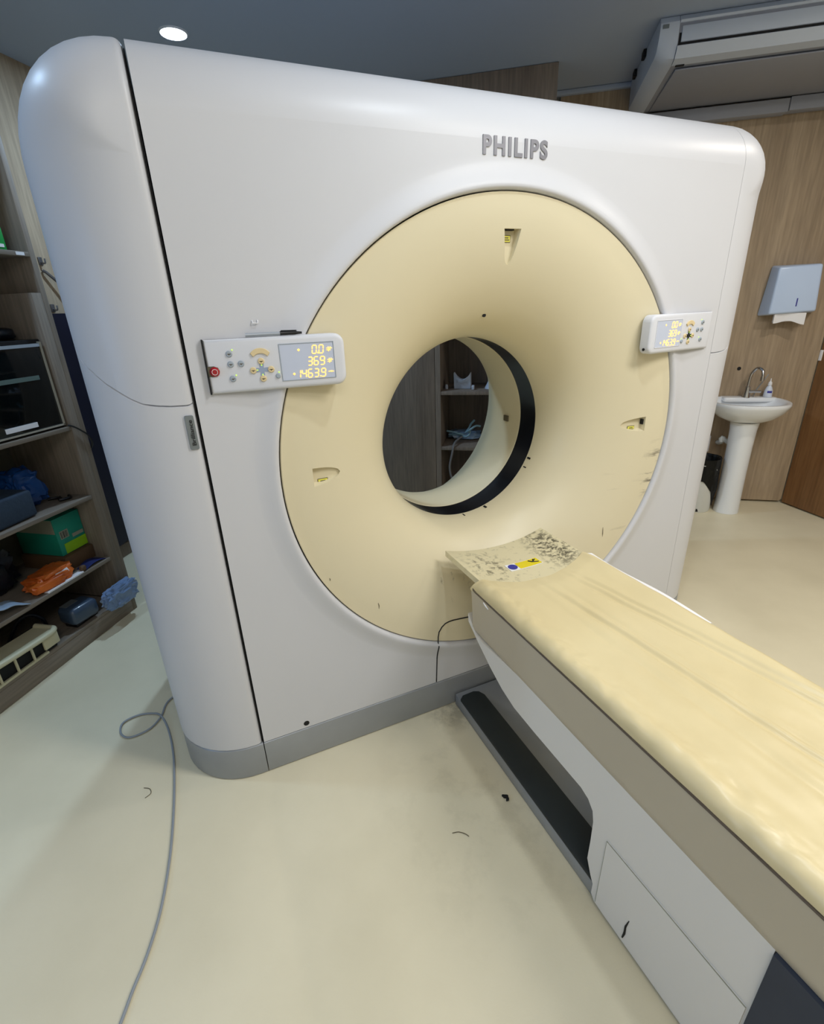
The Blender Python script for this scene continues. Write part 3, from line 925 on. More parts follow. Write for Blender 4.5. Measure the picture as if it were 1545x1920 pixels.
CUT = [(-.2, 1.285), (.0, 1.291), (.02, 1.302), (.05, 1.335), (.1, 1.378), (.2, 1.442), (.35, 1.505), (.6, 1.57), (1.3, 1.66)]
def taper(x, z):                          # the right corner narrows a little towards the floor
    return x if x < .97 else .97 + (x - .97) * (1 - .14 * min(1, max(0, (1.44 - z) / 1.3)))
def zc_cut(y):
    for (a, za), (c, zc) in zip(CUT, CUT[1:]):
        if y <= c:
            return za + (zc - za) * (y - a) / (c - a)
    return 9
def side(sgn, upper):
    x0, x1 = (-2, -XS - .002) if sgn < 0 else (XS - .0028, 2)
    g = .0025
    if upper:
        poly = [(y, z + g) for y, z in CUT] + [(1.3, 3), (-.2, 3)]
    else:
        poly = [(y, z - g) for y, z in CUT] + [(1.3, -1), (-.2, -1)]
    me = boolean(mesh_of(body_mesh()), [prism(BM(), poly, 'x', x0, x1)], 'INTERSECT')
    b = bmesh.new()
    b.from_mesh(me)
    bmesh.ops.remove_doubles(b, verts=b.verts[:], dist=1e-5)
    if sgn < 0:
        ed = [e for e in b.edges if all(abs(v.co.x - x1) < 1e-4 and v.co.y < .5 for v in e.verts) and len(e.link_faces) == 2 and e.calc_face_angle(0) > .8 and abs(e.verts[0].co.y - e.verts[1].co.y) + abs(e.verts[0].co.z - e.verts[1].co.z) > 1e-4 and max(v.co.z for v in e.verts) > .14]
        ed = [e for e in ed if not all(abs(v.co.z - zc_cut(v.co.y)) < .02 for v in e.verts)]
        bmesh.ops.bevel(b, geom=ed, offset=.016, segments=5, profile=.5, affect='EDGES', clamp_overlap=False)
    if sgn > 0:
        for v in b.verts:
            v.co.x = taper(v.co.x, v.co.z)
    b.to_mesh(me)
    b.free()
    return me

for sgn in (-1, 1):
    part('side_cover', side(sgn, True), M['white'], gan, 'upper corner cover with rounded shoulder', ang=40)
    part('side_cover', side(sgn, False), M['white'], gan, 'lower corner cover', ang=40)

# front cover: flat sheet with the round opening, rolled over the top, plus back with its own hole
def cover_sheet(y, hole, prof, xe, z0, z1):
    bm = bmesh.new()
    angs = sorted(set([round(2 * PI * i / 144, 6) for i in range(144)] + [round(math.atan2(z - ZR, x) % (2 * PI), 6) for x in (-xe, xe) for z in (z0, z1)]))
    def edge(a):
        c, s = math.cos(a), math.sin(a)
        t = 1e9
        if abs(c) > 1e-9:
            t = min(t, (xe if c > 0 else -xe) / c)
        if abs(s) > 1e-9:
            t = min(t, ((z1 if s > 0 else z0) - ZR) / s)
        return t
    rows = []
    for a in angs:
        R_ = edge(a)
        last = hole + prof[-1][0]
        col = [(hole + dr, dy) for dr, dy in prof] + [(last + (R_ - last) * k / 4, 0) for k in range(1, 5)]
        rows.append([bm.verts.new((r * math.cos(a), y + dy, ZR + r * math.sin(a))) for r, dy in col])
    n = len(rows)
    for i in range(n):
        A, B = rows[i], rows[(i + 1) % n]
        for k in range(len(A) - 1):
            bm.faces.new((A[k], A[k + 1], B[k + 1], B[k]))
    return bm
LIP = [(.001, .05), (.0015, .004), (.003, -.006), (.006, -.011), (.010, -.0135), (.016, -.0135), (.024, -.0115), (.036, -.0075), (.050, -.0035), (.064, -.0008), (.072, 0)]
fm = cover_sheet(0, RR, LIP, XS - .004, ZB, HT - .15)
bk = cover_sheet(DEP, .545, [(.001, 0), (.03, 0)], XS - .004, ZB, HT - .12)
merge(fm, bk)
xe = XS - .004
prof = [(.15 * (1 - math.cos(k / 12 * PI / 2)), HT - .15 + .15 * math.sin(k / 12 * PI / 2)) for k in range(13)]
prof += [(DEP - .12 + .12 * math.sin(k / 8 * PI / 2), HT - .12 + .12 * math.cos(k / 8 * PI / 2)) for k in range(9)]
# vertices along x so that the roll meets the flat sheet cleanly
P0 = [[fm.verts.new((x, y, z)) for y, z in prof] for x in (-xe, -xe / 3, xe / 3, xe)]
for A, B in zip(P0, P0[1:]):
    for k in range(len(prof) - 1):
        fm.faces.new((A[k], A[k + 1], B[k + 1], B[k]))
part('front_cover', fm, M['white'], gan, ang=40)
# dark frame seen in the joints
prof2 = [(y + (.012 if y < .3 else -.012), z - .012) for y, z in prof] + [(DEP - .012, .14), (.012, .14)]
for x in (-XS + .001, XS - .0034):
    part('joint_frame', prism(BM(), prof2, 'x', x - .0022, x + .0004), M['dark'], gan, 'dark joint between the covers')

# base strip
def base_foot():
    r = .236
    pts = []
    for k in range(13):
        a = PI + k / 12 * PI / 2
        pts.append((-HW + .002 + r + r * math.cos(a), -.002 + r + r * math.sin(a)))
    for k in range(13):
        a = 1.5 * PI + k / 12 * PI / 2
        pts.append((HW - .002 - r + r * math.cos(a), -.002 + r + r * math.sin(a)))
    pts += [(HW - .002, DEP), (-HW + .002, DEP)]
    return pts
for a, b in ((-2, -XS), (-XS + .003, XS - .001), (XS + .001, 2)):
    full = mesh_of(prism(BM(), base_foot(), 'z', .001, .1335, .006, 3))
    bs = boolean(full, [box(BM(), a, b, -1, 2, -1, 1)], 'INTERSECT')
    for v in bs.vertices:
        v.co.x = taper(v.co.x, v.co.z)
    part('base_strip', bs, M['grey'], gan, ang=40)
part('joint_shadow', box(BM(), -.96, .96, .012, DEP - .02, .132, .1365), M['dark'], gan, 'dark joint above the base')

# cream flare of the bore
R1, B1 = .355, .30
NS = 40
pr_ = [(RR - .002, .05), (RR - .002, .001), (RR - .004, -.001)]
for k in range(1, NS + 1):
    a = k / NS * PI / 2
    pr_.append((RR - (RR - R1) * math.sin(a), B1 * (1 - math.cos(a))))
pr_ += [(R1, .308), (R1 + .02, .308)]
for k in range(12, 0, -1):
    a = k / 13 * PI / 2
    pr_.append((RR - (RR - R1) * math.sin(a) + .012, B1 * (1 - math.cos(a)) + .06))
me = mesh_of(lathe(BM(), pr_, (0, 0, ZR), 'y', 192, closed=True))

def flare_y(r):
    s = min(max((RR - r) / (RR - R1), 0), 1)
    return B1 * (1 - math.sqrt(1 - s * s))

def pocket_k(t):
    t = min(max(t, 0), 1)
    return 1 - .70 * t ** 1.1

def pocket(c, ang, ln, w0, depth, pw=2.4, tap=.1):
    """scoop: mouth wide at the outer end, pointed towards the bore; deepest at the outer wall"""
    b = bmesh.new()
    # local: u towards bore, v across
    n = 14
    mouth = [(-.004, -w0), (0, -w0 - .002)]
    half = []
    for k in range(n + 1):
        t = k / n
        half.append((ln * t, w0 * max(0, 1 - t ** pw) ** .5 * (1 - tap * t)))
    outl = [(u, -v) for u, v in half] + [(u, v) for u, v in half[-2::-1]]
    ca, sa = math.cos(ang), math.sin(ang)
    top, bot = [], []
    rr = math.hypot(c[0], c[1] - ZR)
    for u, v in outl:
        x, z = c[0] + u * ca - v * sa, c[1] + u * sa + v * ca
        r = math.hypot(x, z - ZR)
        y = flare_y(r)
        top.append(b.verts.new((x, y - .03, z)))
        kk = pocket_k(u / ln)
        x2, z2 = c[0] + u * ca - v * .62 * sa, c[1] + u * sa + v * .62 * ca
        bot.append(b.verts.new((x2, y + depth * kk + .0006, z2)))
    m = len(outl)
    for i in range(m):
        b.faces.new((top[i], top[(i + 1) % m], bot[(i + 1) % m], bot[i]))
    # top and bottom as strips across
    for L in (top, bot):
        for i in range(m // 2):
            j = m - 1 - i
            if j - 1 <= i:
                break
            vs = [L[i], L[i + 1], L[j - 1], L[j]]
            vs2 = []
            for v in vs:
                if v not in vs2:
                    vs2.append(v)
            if len(vs2) > 2:
                b.faces.new(vs2)
    bmesh.ops.recalc_face_normals(b, faces=b.faces[:])
    return b

PK = [((.003, 1.706), -PI / 2, .094, .037, .026, 6, .52), ((-.668, 1.045), 0, .088, .036, .022), ((.656, 1.043), PI, .098, .036, .022)]
me = boolean(me, [pocket(*q) for q in PK], 'DIFFERENCE')
ring = part('bore_ring', me, M['cream'], gan, 'yellowed cream bore surround', ang=24)
def floor_y(x, z, pk):
    c, ang, ln, w0, depth = pk[:5]
    u = (x - c[0]) * math.cos(ang) + (z - c[1]) * math.sin(ang)
    return flare_y(math.hypot(x, z - ZR)) + depth * pocket_k(u / ln)
def sticker_bm(x, z, hx, hz, pk, up):
    b = BM()
    shell(b, lambda u, v: Vector((x - hx + 2 * hx * u, floor_y(x - hx + 2 * hx * u, z - hz + 2 * hz * v, pk) - up, z - hz + 2 * hz * v)), 4, 3, (0, .0006, 0))
    return b
for (x, z), pk in (((-.004, 1.682), PK[0]), ((-.636, 1.022), PK[1]), ((.610, 1.026), PK[2])):
    s_ = part('laser_label', sticker_bm(x, z, .0160, .0098, pk, .0010), M['key_mark'], ring, 'small yellow laser label')
    part('label_field', sticker_bm(x, z, .0143, .0082, pk, .0018), M['ylabel'], ring)
    part('label_print', sticker_bm(x, z + .0025, .0080, .0012, pk, .0026), M['key_mark'], ring)
    part('label_print', sticker_bm(x, z - .0030, .0115, .0012, pk, .0026), M['key_mark'], ring)
for (x, z, y, sx, sz) in ((-.004, 1.7045, .026, .018, .002), (.652, 1.050, .026, .0025, .010)):
    part('laser_slot', box(BM(), x - sx, x + sx, y - .008, y + .004, z - sz, z + sz), M['dark'], ring, 'dark laser slot')
part('screw_hole', lathe(BM(), [(.001, .0), (.006, .0), (.006, .006), (.001, .006)], (-.02, flare_y(.431) - .004, 1.469), 'y', 12), M['dark'], ring)
part('screw_hole', lathe(BM(), [(.001, -.001), (.010, -.001), (.010, .002), (.001, .002)], (-.795, 0, .155), 'y', 14), M['dark'], gan)
# lower access panel outline
def front_y(x, z):
    dr = math.hypot(x, z - ZR) - RR
    if dr < 0:
        return flare_y(RR + dr) - .001
    for (d0, y0), (d1, y1) in zip(LIP, LIP[1:]):
        if dr <= d1:
            return y0 + (y1 - y0) * max(0, (dr - d0) / (d1 - d0)) - .0008
    return -.0008
path = [(-.284 + .008 * i / 14, .139 + .186 * i / 14) for i in range(0, 15)] + [(-.272, .348), (-.268, .367), (-.255, .384), (-.239, .394), (-.222, .397), (-.204, .397), (-.10, .385), (0, .38)]
path = [(x, max(front_y(x, z), -.0145), z) for x, z in path]
part('panel_seam', tube(BM(), path, .0022, 6), M['dark'], gan, 'dark outline of the lower access panel')
path2 = [(-p[0], p[1], p[2]) for p in path]
part('panel_seam', tube(BM(), path2, .0022, 6), M['dark'], gan)

for ax_, az_, r_ in ((.316, .884, .004), (.300, .845, .0025), (.104, .699, .0045), (.0, .676, .003)):
    dx, dz = ax_, az_ - ZR
    l_ = math.hypot(dx, dz)
    cx_, cz_ = dx / l_ * (R1 + .002), ZR + dz / l_ * (R1 + .002)
    part('dark_chip', box(BM(), cx_ - r_, cx_ + r_, .280, .300, cz_ - r_ * .8, cz_ + r_ * .8, 0, 2, Matrix.Rotation(math.atan2(dx, dz), 4, 'Y')), M['dark'], gan)
for sx_, sz_, ln_ in ((-.496, .55, .012), (-.655, .70, .005), (.50, .60, .03)):
    yy_ = flare_y(math.hypot(sx_, sz_ - ZR)) - .0006
    part('scratch', tube(BM(), [(sx_, yy_, sz_ - ln_), (sx_ + .001, yy_, sz_), (sx_ - .001, yy_, sz_ + ln_)], [.0008, .0014, .0006], 5), M['key_mark'], gan)
part('bore_band', lathe(BM(), [(R1 + .001, .306), (R1 + .001, .418), (R1 + .02, .418), (R1 + .02, .306)], (0, 0, ZR), 'y', 128, closed=True), M['band'], gan, 'black band inside the bore', ang=24)
tn = [(R1 + .0015, .415), (R1 - .0005, .416), (R1, .56)]
tn += [(R1 + .001, .60), (R1 + .005, .63), (R1 + .012, .655), (R1 + .024, .685), (R1 + .050, .735), (R1 + .088, .80), (R1 + .130, .87), (R1 + .166, .935)]
tn += [(R1 + .170, .945), (R1 + .19, .945), (R1 + .19, .93), (R1 + .05, .64), (R1 + .02, .41)]
part('bore_tunnel', lathe(BM(), tn, (0, 0, ZR), 'y', 128, closed=True), M['cream'], gan, 'cream rear tunnel of the bore', ang=24)
part('tunnel_sensor', box(BM(), .345, .352, .50, .53, 1.0, 1.025), M['key_mark'], gan, 'small brown sensor window', ang=24)

# lettering and badge
TXT = Matrix.Rotation(PI / 2, 4, 'X')
part('maker_lettering', text_bm('PHILIPS', .06, .0014, Matrix.Translation((-.003, -.0012, 1.9025)) @ TXT, fat=.0022, width=.214, height=.046, space=1.22), M['letter'], gan, 'grey raised PHILIPS lettering')
bp = part('name_badge', prism(BM(), rrect(-.9795, -.9575, 1.178, 1.267, .004, 4), 'y', -.0045, .0015, .0008, 1), M['badge'], gan, 'grey Brilliance badge')
part('badge_lettering', text_bm('Brilliance', .02, .0008, Matrix.Translation((-.9675, -.0052, 1.2225)) @ TXT @ Matrix.Rotation(PI / 2, 4, 'Z'), fat=.0002, width=.066, height=.0095), M['ink'], bp, 'black Brilliance lettering')

# control panels on the front
SEG = {'0': 'abcdef', '1': 'bc', '3': 'abgcd', '4': 'fgbc', '6': 'afgcde', '9': 'abcfgd'}
def control_panel(sgn):
    ct, st = math.cos(math.atan(.10)), math.sin(math.atan(.10))
    def q(u, d, z):                       # u from the outer end, d out of the face
        return Vector((sgn * (.903 - u * ct + d * st * 0), -.010 - u * st - d, z))
    def tr(bm):
        for v in bm.verts:
            v.co = q(v.co.x, -v.co.y, v.co.z)
        return bm
    Lc = .350
    body = BM()
    outl = rrect(0, Lc, 1.3145, 1.4465, .026, 6, (0, 1, 1, 0))
    b = bmesh.new()
    # face with rounded rim, body reaching back to the cover
    rows = []
    for ins, d in ((0, -.075), (0, -.006), (.002, -.002), (.006, .0005), (.012, .0015)):
        row = []
        for x, z in outl:
            xc, zc = min(max(x, .03), Lc - .03), min(max(z, 1.345), 1.416)
            dv = Vector((x - xc, z - zc))
            l = dv.length
            if l > 1e-6:
                dv = dv * max(0, (l - ins)) / l
            row.append(b.verts.new((xc + dv.x, -d, zc + dv.y)))
        rows.append(row)
    n = len(outl)
    for A, B in zip(rows, rows[1:]):
        for i in range(n):
            b.faces.new((A[i], A[(i + 1) % n], B[(i + 1) % n], B[i]))
    b.faces.new(rows[-1])
    b.faces.new(rows[0][::-1])
    # back part follows the cover at the outer end
    for v in b.verts:
        if v.co.y > .05:
            v.co.y = max(.004, min(.075, .0 + (v.co.x * st) + .004))
    cp = part('control_panel', tr(b), M['panel'], gan, ('left' if sgn < 0 else 'right') + ' control panel with amber readout', ang=40)
    f = .0015
    if sgn < 0:
        e = BM()
        box(e, -.0035, .0003, -.002, .03, 1.314, 1.4468)
        part('edge_seal', tr(e), M['dark'], cp, 'black edge seal')
    us = lambda x: (.903 - x) / ct        # x: distance from the scanner axis
    def key(name, x, z, r, m, mark=True, h=.004):
        k = BM()
        lathe(k, [(.0005, -f - h), (r * .8, -f - h), (r, -f - h * .55), (r, -f + .001), (.0005, -f + .001)], (us(x), 0, z), 'y', 18)
        part(name, tr(k), m, cp)
        if mark:
            k = BM()
            box(k, us(x) - r * .55, us(x) + r * .55, -f - h - .0004, -f - h + .0005, z - .0011, z + .0004)
            box(k, us(x) - r * .18, us(x) + r * .12, -f - h - .0004, -f - h + .0005, z - .003, z + .0006)
            part('key_symbol', tr(k), M['key_mark'], cp)
    for x, z in ((.847, 1.4105), (.847, 1.3855), (.822, 1.3855), (.847, 1.350)):
        key('grey_key', x, z, .0078, M['key_grey'])
    key('grey_key', .7355, 1.349, .0062, M['key_grey'], False)
    # cross pad
    k = BM()
    cr = []
    cx, cz = us(.7731), 1.3668
    for i in range(48):
        a = 2 * PI * i / 48
        r = .0145 + .0075 * math.cos(4 * a)
        cr.append((cx + r * math.cos(a), cz + r * math.sin(a)))
    prism(k, cr, 'y', -f - .0008, -f + .001)
    part('cross_pad', tr(k), M['pad_blue'] if sgn < 0 else M['ink'], cp)
    for dx, dz in ((0, .0217), (.0222, 0), (-.0222, 0), (0, -.0217)):
        key('cream_key', .7731 + dx, 1.3668 + dz, .0083, M['key_cream'])
    # bean key
    k = BM()
    bean = []
    for i in range(21):
        a = PI * .80 - i / 20 * PI * .60
        bean.append((us(.7731) + .030 * math.cos(a), 1.391 + .0295 * math.sin(a)))
    for i in range(21):
        a = PI * .20 + i / 20 * PI * .60
        bean.append((us(.7731) + .0215 * math.cos(a), 1.3880 + .0195 * math.sin(a)))
    prism(k, bean, 'y', -f - .004, -f + .001, .0008, 1)
    part('rocker_key', tr(k), M['key_cream'], cp, 'curved cream rocker key')
    # indicators
    k = BM()
    for x, z in ((.8385, 1.4195), (.838, 1.358), (.7322, 1.358), (.7731, 1.3785), (.7845, 1.3668), (.7731, 1.355)):
        lathe(k, [(.0005, -f - .0016), (.0016, -f - .0016), (.0016, -f + .001), (.0005, -f + .001)], (us(x), 0, z), 'y', 8)
    part('indicator', tr(k), M['green_led'], cp, 'lit green indicators')
    if sgn < 0:
        k = BM()
        prism(k, [(.0, 1.359), (.008, 1.357), (.018, 1.358), (.026, 1.364), (.028, 1.371), (.025, 1.379), (.016, 1.383), (.004, 1.383), (0, 1.381)], 'y', -f - .0006, .0)
        part('stop_recess', tr(k), M['key_mark'], cp)
        k = BM()
        lathe(k, [(.0005, -f - .008), (.008, -f - .0075), (.0115, -f - .004), (.012, -f), (.0005, -f)], (us(.8875), 0, 1.3695), 'y', 24)
        part('stop_button', tr(k), M['red'], cp, 'red emergency stop button')
        k = BM()
        lathe(k, [(.0065, -f - .0078), (.0075, -f - .0078), (.0075, -f - .0070), (.0065, -f - .0070)], (us(.8875), 0, 1.3695), 'y', 24, closed=True, a0=.3, a1=2.6) if False else lathe(k, [(.0062, -f - .0082), (.0072, -f - .0082), (.0072, -f - .0070), (.0062, -f - .0070)], (us(.8875), 0, 1.3695), 'y', 24, closed=True)
        part('stop_ring', tr(k), M['paper'], cp)
    else:
        k = BM()
        lathe(k, [(.0005, -.001), (.005, -.001), (.005, .002), (.0005, .002)], (0, 0, 0), 'x', 10)
        bmesh.ops.transform(k, matrix=Matrix.Translation((Lc, .02, 1.331)), verts=k.verts)
        part('key_hole', tr(k), M['dark'], cp, 'black round hole')
    # display
    xo, xi = (.7235, .5865)
    k = BM()
    prism(k, rrect(us(xo), us(xi), 1.336, 1.4255, .004, 4), 'y', -f - .0004, .001)
    part('display', tr(k), M['lcd'], cp, 'pale blue display window')
    k = BM()
    fr = .0022
    a0, a1 = us(xo), us(xi)
    for bx in ((a0 - fr, a0, 1.334, 1.4275), (a1, a1 + fr, 1.334, 1.4275), (a0, a1, 1.334, 1.336), (a0, a1, 1.4255, 1.4275)):
        box(k, bx[0], bx[1], -f - .0016, .0, bx[2], bx[3], .0005, 1)
    part('display_bezel', tr(k), M['key_grey'] if sgn < 0 else M['panel'], cp)
    # digits: positions along the display, read left to right in the picture
    dg = BM()
    def X(s):                              # s 0..1 from the left side of the display as read
        return us(xo - s * (xo - xi)) if sgn < 0 else us(xi + s * (xo - xi))
    dirn = 1 if sgn < 0 else -1
    def seg(x0, z0, x1, z1, t):
        dx, dz = x1 - x0, z1 - z0
        l = math.hypot(dx, dz)
        nx, nz = -dz / l * t / 2, dx / l * t / 2
        tx, tz = dx / l * t * .45, dz / l * t * .45
        x0, z0, x1, z1 = x0 + tx * .8, z0 + tz * .8, x1 - tx * .8, z1 - tz * .8
        pl = [(x0 - tx * 0, z0), (x0 + tx + nx, z0 + tz + nz), (x1 - tx + nx, z1 - tz + nz), (x1, z1), (x1 - tx - nx, z1 - tz - nz), (x0 + tx - nx, z0 + tz - nz)]
        prism(dg, pl, 'y', -f - .0012, -f)
    def digit(ch, s, zc, h=.0205, wd=.0108):
        x0 = X(s)
        sl = .0012
        P = {}
        for nm, uu, vv in (('tl', 0, 1), ('tr', 1, 1), ('ml', 0, .5), ('mr', 1, .5), ('bl', 0, 0), ('br', 1, 0)):
            P[nm] = (x0 + dirn * (uu * wd + sl * (vv - .5) * 2), zc - h / 2 + vv * h)
        S = {'a': ('tl', 'tr'), 'b': ('tr', 'mr'), 'c': ('mr', 'br'), 'd': ('bl', 'br'), 'e': ('ml', 'bl'), 'f': ('tl', 'ml'), 'g': ('ml', 'mr')}
        for c in SEG[ch]:
            a, b_ = S[c]
            seg(P[a][0], P[a][1], P[b_][0], P[b_][1], .0023)
    def dot(s, z, r=.0016):
        x = X(s)
        box(dg, x - r, x + r, -f - .0012, -f, z - r, z + r)
    def plus(s, z, r=.0046):
        x = X(s)
        seg(x - r, z, x + r, z, .0036)
        seg(x, z - r, x, z + r, .0036)
    r1, r2, r3 = 1.4090, 1.3800, 1.3495
    for ch, s in (('0', .60), ('0', .73)):
        digit(ch, s, r1)
    dot(.707, r1 - .009)
    for ch, s in (('3', .50), ('6', .615), ('9', .735)):
        digit(ch, s, r2)
    for ch, s in (('1', .255), ('4', .365), ('6', .48), ('3', .60), ('9', .735)):
        digit(ch, s, r3)
    dot(.715, r3 - .009)
    plus(.345, r1 + .001)
    plus(.215, r3 + .001)
    # unit symbols at the right
    for z, kind in ((r1, 0), (r2, 1), (r3, 2)):
        x0, x1_ = X(.865), X(.985)
        seg(x0, z + .0012, x1_, z + .0012, .0016)
        if kind < 2:
            seg(x0, z - .0035, x1_ - dirn * .004, z - .0035, .0014)
            seg(x0 + dirn * .006, z + .006, x0 + dirn * .006, z - .0075, .0014)
            seg(x1_ - dirn * .005, z + .006, x1_ - dirn * .007, z - .003, .0014)
        else:
            seg(x1_ - dirn * .006, z + .0045, x1_ - dirn * .008, z - .001, .0014)
            seg(x0 + dirn * .006, z + .004, x0 + dirn * .006, z + .001, .0014)
    part('readout', tr(dg), M['amber'], cp, 'amber digits 0.0, 369 and 1463.9')
    return q
qL = control_panel(-1)
control_panel(1)
part('small_hook', tube(BM(), [(-.778, -.001, 1.486), (-.777, -.006, 1.479), (-.765, -.006, 1.479), (-.764, -.001, 1.486)], .0015, 6), M['paper'], gan, 'tiny clear hook')

# pen lying on the left panel
def pq(u, up, d=-.006):
    return qL(u, d, 1.4470 + up)
tp_ = thing('ball_pen', 'clear ballpoint pen with black cap lying on the left control panel', 'pen', tuple(pq(.18, 0)), 'G')
part('barrel', tube(BM(), [pq(.103, .0052), pq(.12, .0052), pq(.19, .0052)], .0048, 10), M['pen'], tp_)
part('cap', tube(BM(), [pq(.188, .0056), pq(.225, .0056), pq(.233, .005), pq(.243, .0048)], [.0054, .0054, .0036, .003], 10), M['black'], tp_, 'black cap')
part('clip', tube(BM(), [pq(.19, .0118, -.004), pq(.23, .0110, -.004)], .0012, 6), M['black'], tp_)

# ------------------------------------------------------------------ patient table (scanner frame)
tab = thing('patient_table', 'long cream patient table in front of the scanner bore', 'patient table', (0, -1.2, 0), 'G')
YE = -2.35                                     # far end behind the camera's shoulder
# upper side housing (beige, leaning in towards the floor)
bm = BM()
def up_sec(y):
    k = min(1, max(0, (-.115 - y) / .10))
    return y
prof_y = [-.150, -.19, -.30, -.6, -.9, -1.2, -1.6, -2.0, YE]
rows = []
for i, y in enumerate(prof_y):
    sec = [(.234, .648), (.2335, .641), (.226, .60), (.214, .53), (.206, .478), (.204, .455), (.19, .44)]
    yy = [y + (.0 if i > 0 else (-.022, -.022, -.016, .0, .012, .014, .0)[j]) for j in range(7)]
    row = [bm.verts.new((-x, yj, z)) for (x, z), yj in zip(sec, yy)] + [bm.verts.new((x, yj, z)) for (x, z), yj in list(zip(sec, yy))[::-1]]
    rows.append(row)
for A, B in zip(rows, rows[1:]):
    for k in range(len(A)):
        bm.faces.new((A[k], A[(k + 1) % 14], B[(k + 1) % 14], B[k]))
bm.faces.new(rows[0])
bm.faces.new(rows[-1][::-1])
part('side_housing', bm, M['tablebeige'], tab, 'beige upper housing', ang=40)
# lower white shell: silhouette in (y,z), both side walls slightly flared
bm = BM()
sil = [(-.105, .497), (-.108, .465), (-.17, .425), (-.255, .378), (-.33, .345), (-.40, .328), (-.50, .325), (-.62, .325), (-.70, .325), (-.728, .316), (-.748, .295), (-.755, .265), (-.757, .20), (-.757, .13), (-.775, .09), (-.787, .07), (-.787, .035), (-.80, .02), (-.83, .018), (-1.155, .018), (-1.155, .456), (-.60, .456), (-.40, .456), (-.29, .446), (-.20, .438), (-.16, .445)]
def sx_at(z):
    return .2045 + max(0, (.456 - z)) * .03
L_ = [bm.verts.new((-sx_at(z), y, z)) for y, z in sil]
R_ = [bm.verts.new((sx_at(z), y, z)) for y, z in sil]
bm.faces.new(L_)
bm.faces.new(R_[::-1])
n = len(sil)
for i in range(n):
    bm.faces.new((L_[i], L_[(i + 1) % n], R_[(i + 1) % n], R_[i]))
part('lower_shell', bm, M['table'], tab, 'white lower shell', ang=25)
# access panel on the shell side
def on_side(y, z, d=0):
    return (-(sx_at(z) + d), y, z)
bm = BM()
pn = [(-.806, .03), (-.806, .262), (-1.150, .272), (-1.150, .03)]
V0 = [bm.verts.new(on_side(y, z, .0035)) for y, z in pn]
V1 = [bm.verts.new(on_side(y, z, -.004)) for y, z in pn]
bm.faces.new(V0)
bm.faces.new(V1[::-1])
for i in range(4):
    bm.faces.new((V0[i], V0[(i + 1) % 4], V1[(i + 1) % 4], V1[i]))
part('access_panel', bm, M['table'], tab, 'flat white access panel')
part('panel_joint', tube(BM(), [on_side(-.806, .03, .0028), on_side(-.806, .262, .0028), on_side(-1.15, .272, .0028)], .0012, 5), M['carton'], tab, 'fine joint round the access panel')
part('crack', tube(BM(), [on_side(-.898, .040, .004), on_side(-.901, .062, .004), on_side(-.9, .085, .004), on_side(-.905, .115, .004)], [.002, .003, .0025, .001], 6), M['dark'], tab, 'dark crack')
# dark lower part further along, pedestal and floor rail
bm = BM()
b2 = bmesh.new()
for_y = ((-1.158, YE + .1),)
V = []
for y in (-1.157, YE + .1):
    V.append([b2.verts.new(c) for c in ((-.2115, y, .452), (-.222, y, .012), (.222, y, .012), (.2115, y, .452))])
b2.faces.new(V[0])
b2.faces.new(V[1][::-1])
for i in range(4):
    b2.faces.new((V[0][i], V[0][(i + 1) % 4], V[1][(i + 1) % 4], V[1][i]))
merge(bm, b2)
part('rear_skirt', bm, M['navy_panel'], tab, 'dark blue grey rear skirt')
part('base_plate', box(BM(), -.205, .205, -1.9, -.008, .001, .052, .004), M['grey'], tab, 'grey floor plate')
bm = BM()
pd = [(-.206, -.055), (-.206, -.79), (-.108, -.79), (-.108, -.075), (-.12, -.05), (-.14, -.04), (-.19, -.042)]
prism(bm, pd, 'z', .052, .068, .004)
part('step_pad', bm, M['rubber'], tab, 'black rubber pad', ang=25)
part('rail_end', box(BM(), -.2065, -.17, -.80, -.795, .004, .05), M['steel'], tab)

# sliding cradle
def cradle(u, v):
    x = -.212 + .424 * u
    y = .050 - 2.35 * v
    z = .648 + .026 * (abs(x) / .212) ** 2.2
    return Vector((x, y + (.012 * (1 - (abs(x) / .212) ** 2) if v == 0 else 0) * -1, z))
cr_ = part('cradle', shell(BM(), cradle, 32, 40, (0, 0, -.022)), M['cradle'], tab, 'scuffed cream sliding cradle', ang=50)
# warning label on the cradle
def lab(x0, x1, y0, y1, m, name, up=.0006):
    b = BM()
    shell(b, lambda u, v: Vector((x0 + (x1 - x0) * u, y0 + (y1 - y0) * v, .648 + .026 * (abs(x0 + (x1 - x0) * u) / .212) ** 2.2 + up + .0012)), 8, 2, (0, 0, -.0012))
    return part(name, b, m, tab if name == 'warning_label' else wl, None)
wl = lab(-.062, .070, -.152, -.108, M['paper'], 'warning_label')
wl['label'] = 'yellow and white warning label'
lab(-.022, .068, -.150, -.110, M['yellow'], 'yellow_field', .0014)
b = BM()
lathe(b, [(.0005, .0), (.017, .0), (.017, .0008), (.0005, .0008)], (-.042, -.130, .6515), n=24)
part('blue_symbol', b, M['labelblue'], wl, 'round blue symbol')
b = BM()
for x0, y0, x1, y1 in ((.030, -.118, .040, -.130), (.040, -.130, .058, -.118), (.040, -.130, .062, -.138), (.046, -.126, .052, -.116)):
    tube(b, [(x0, y0, .6522), (x1, y1, .6522)], .0022, 5)
part('warning_symbol', b, M['ink'], wl, 'black pictogram')

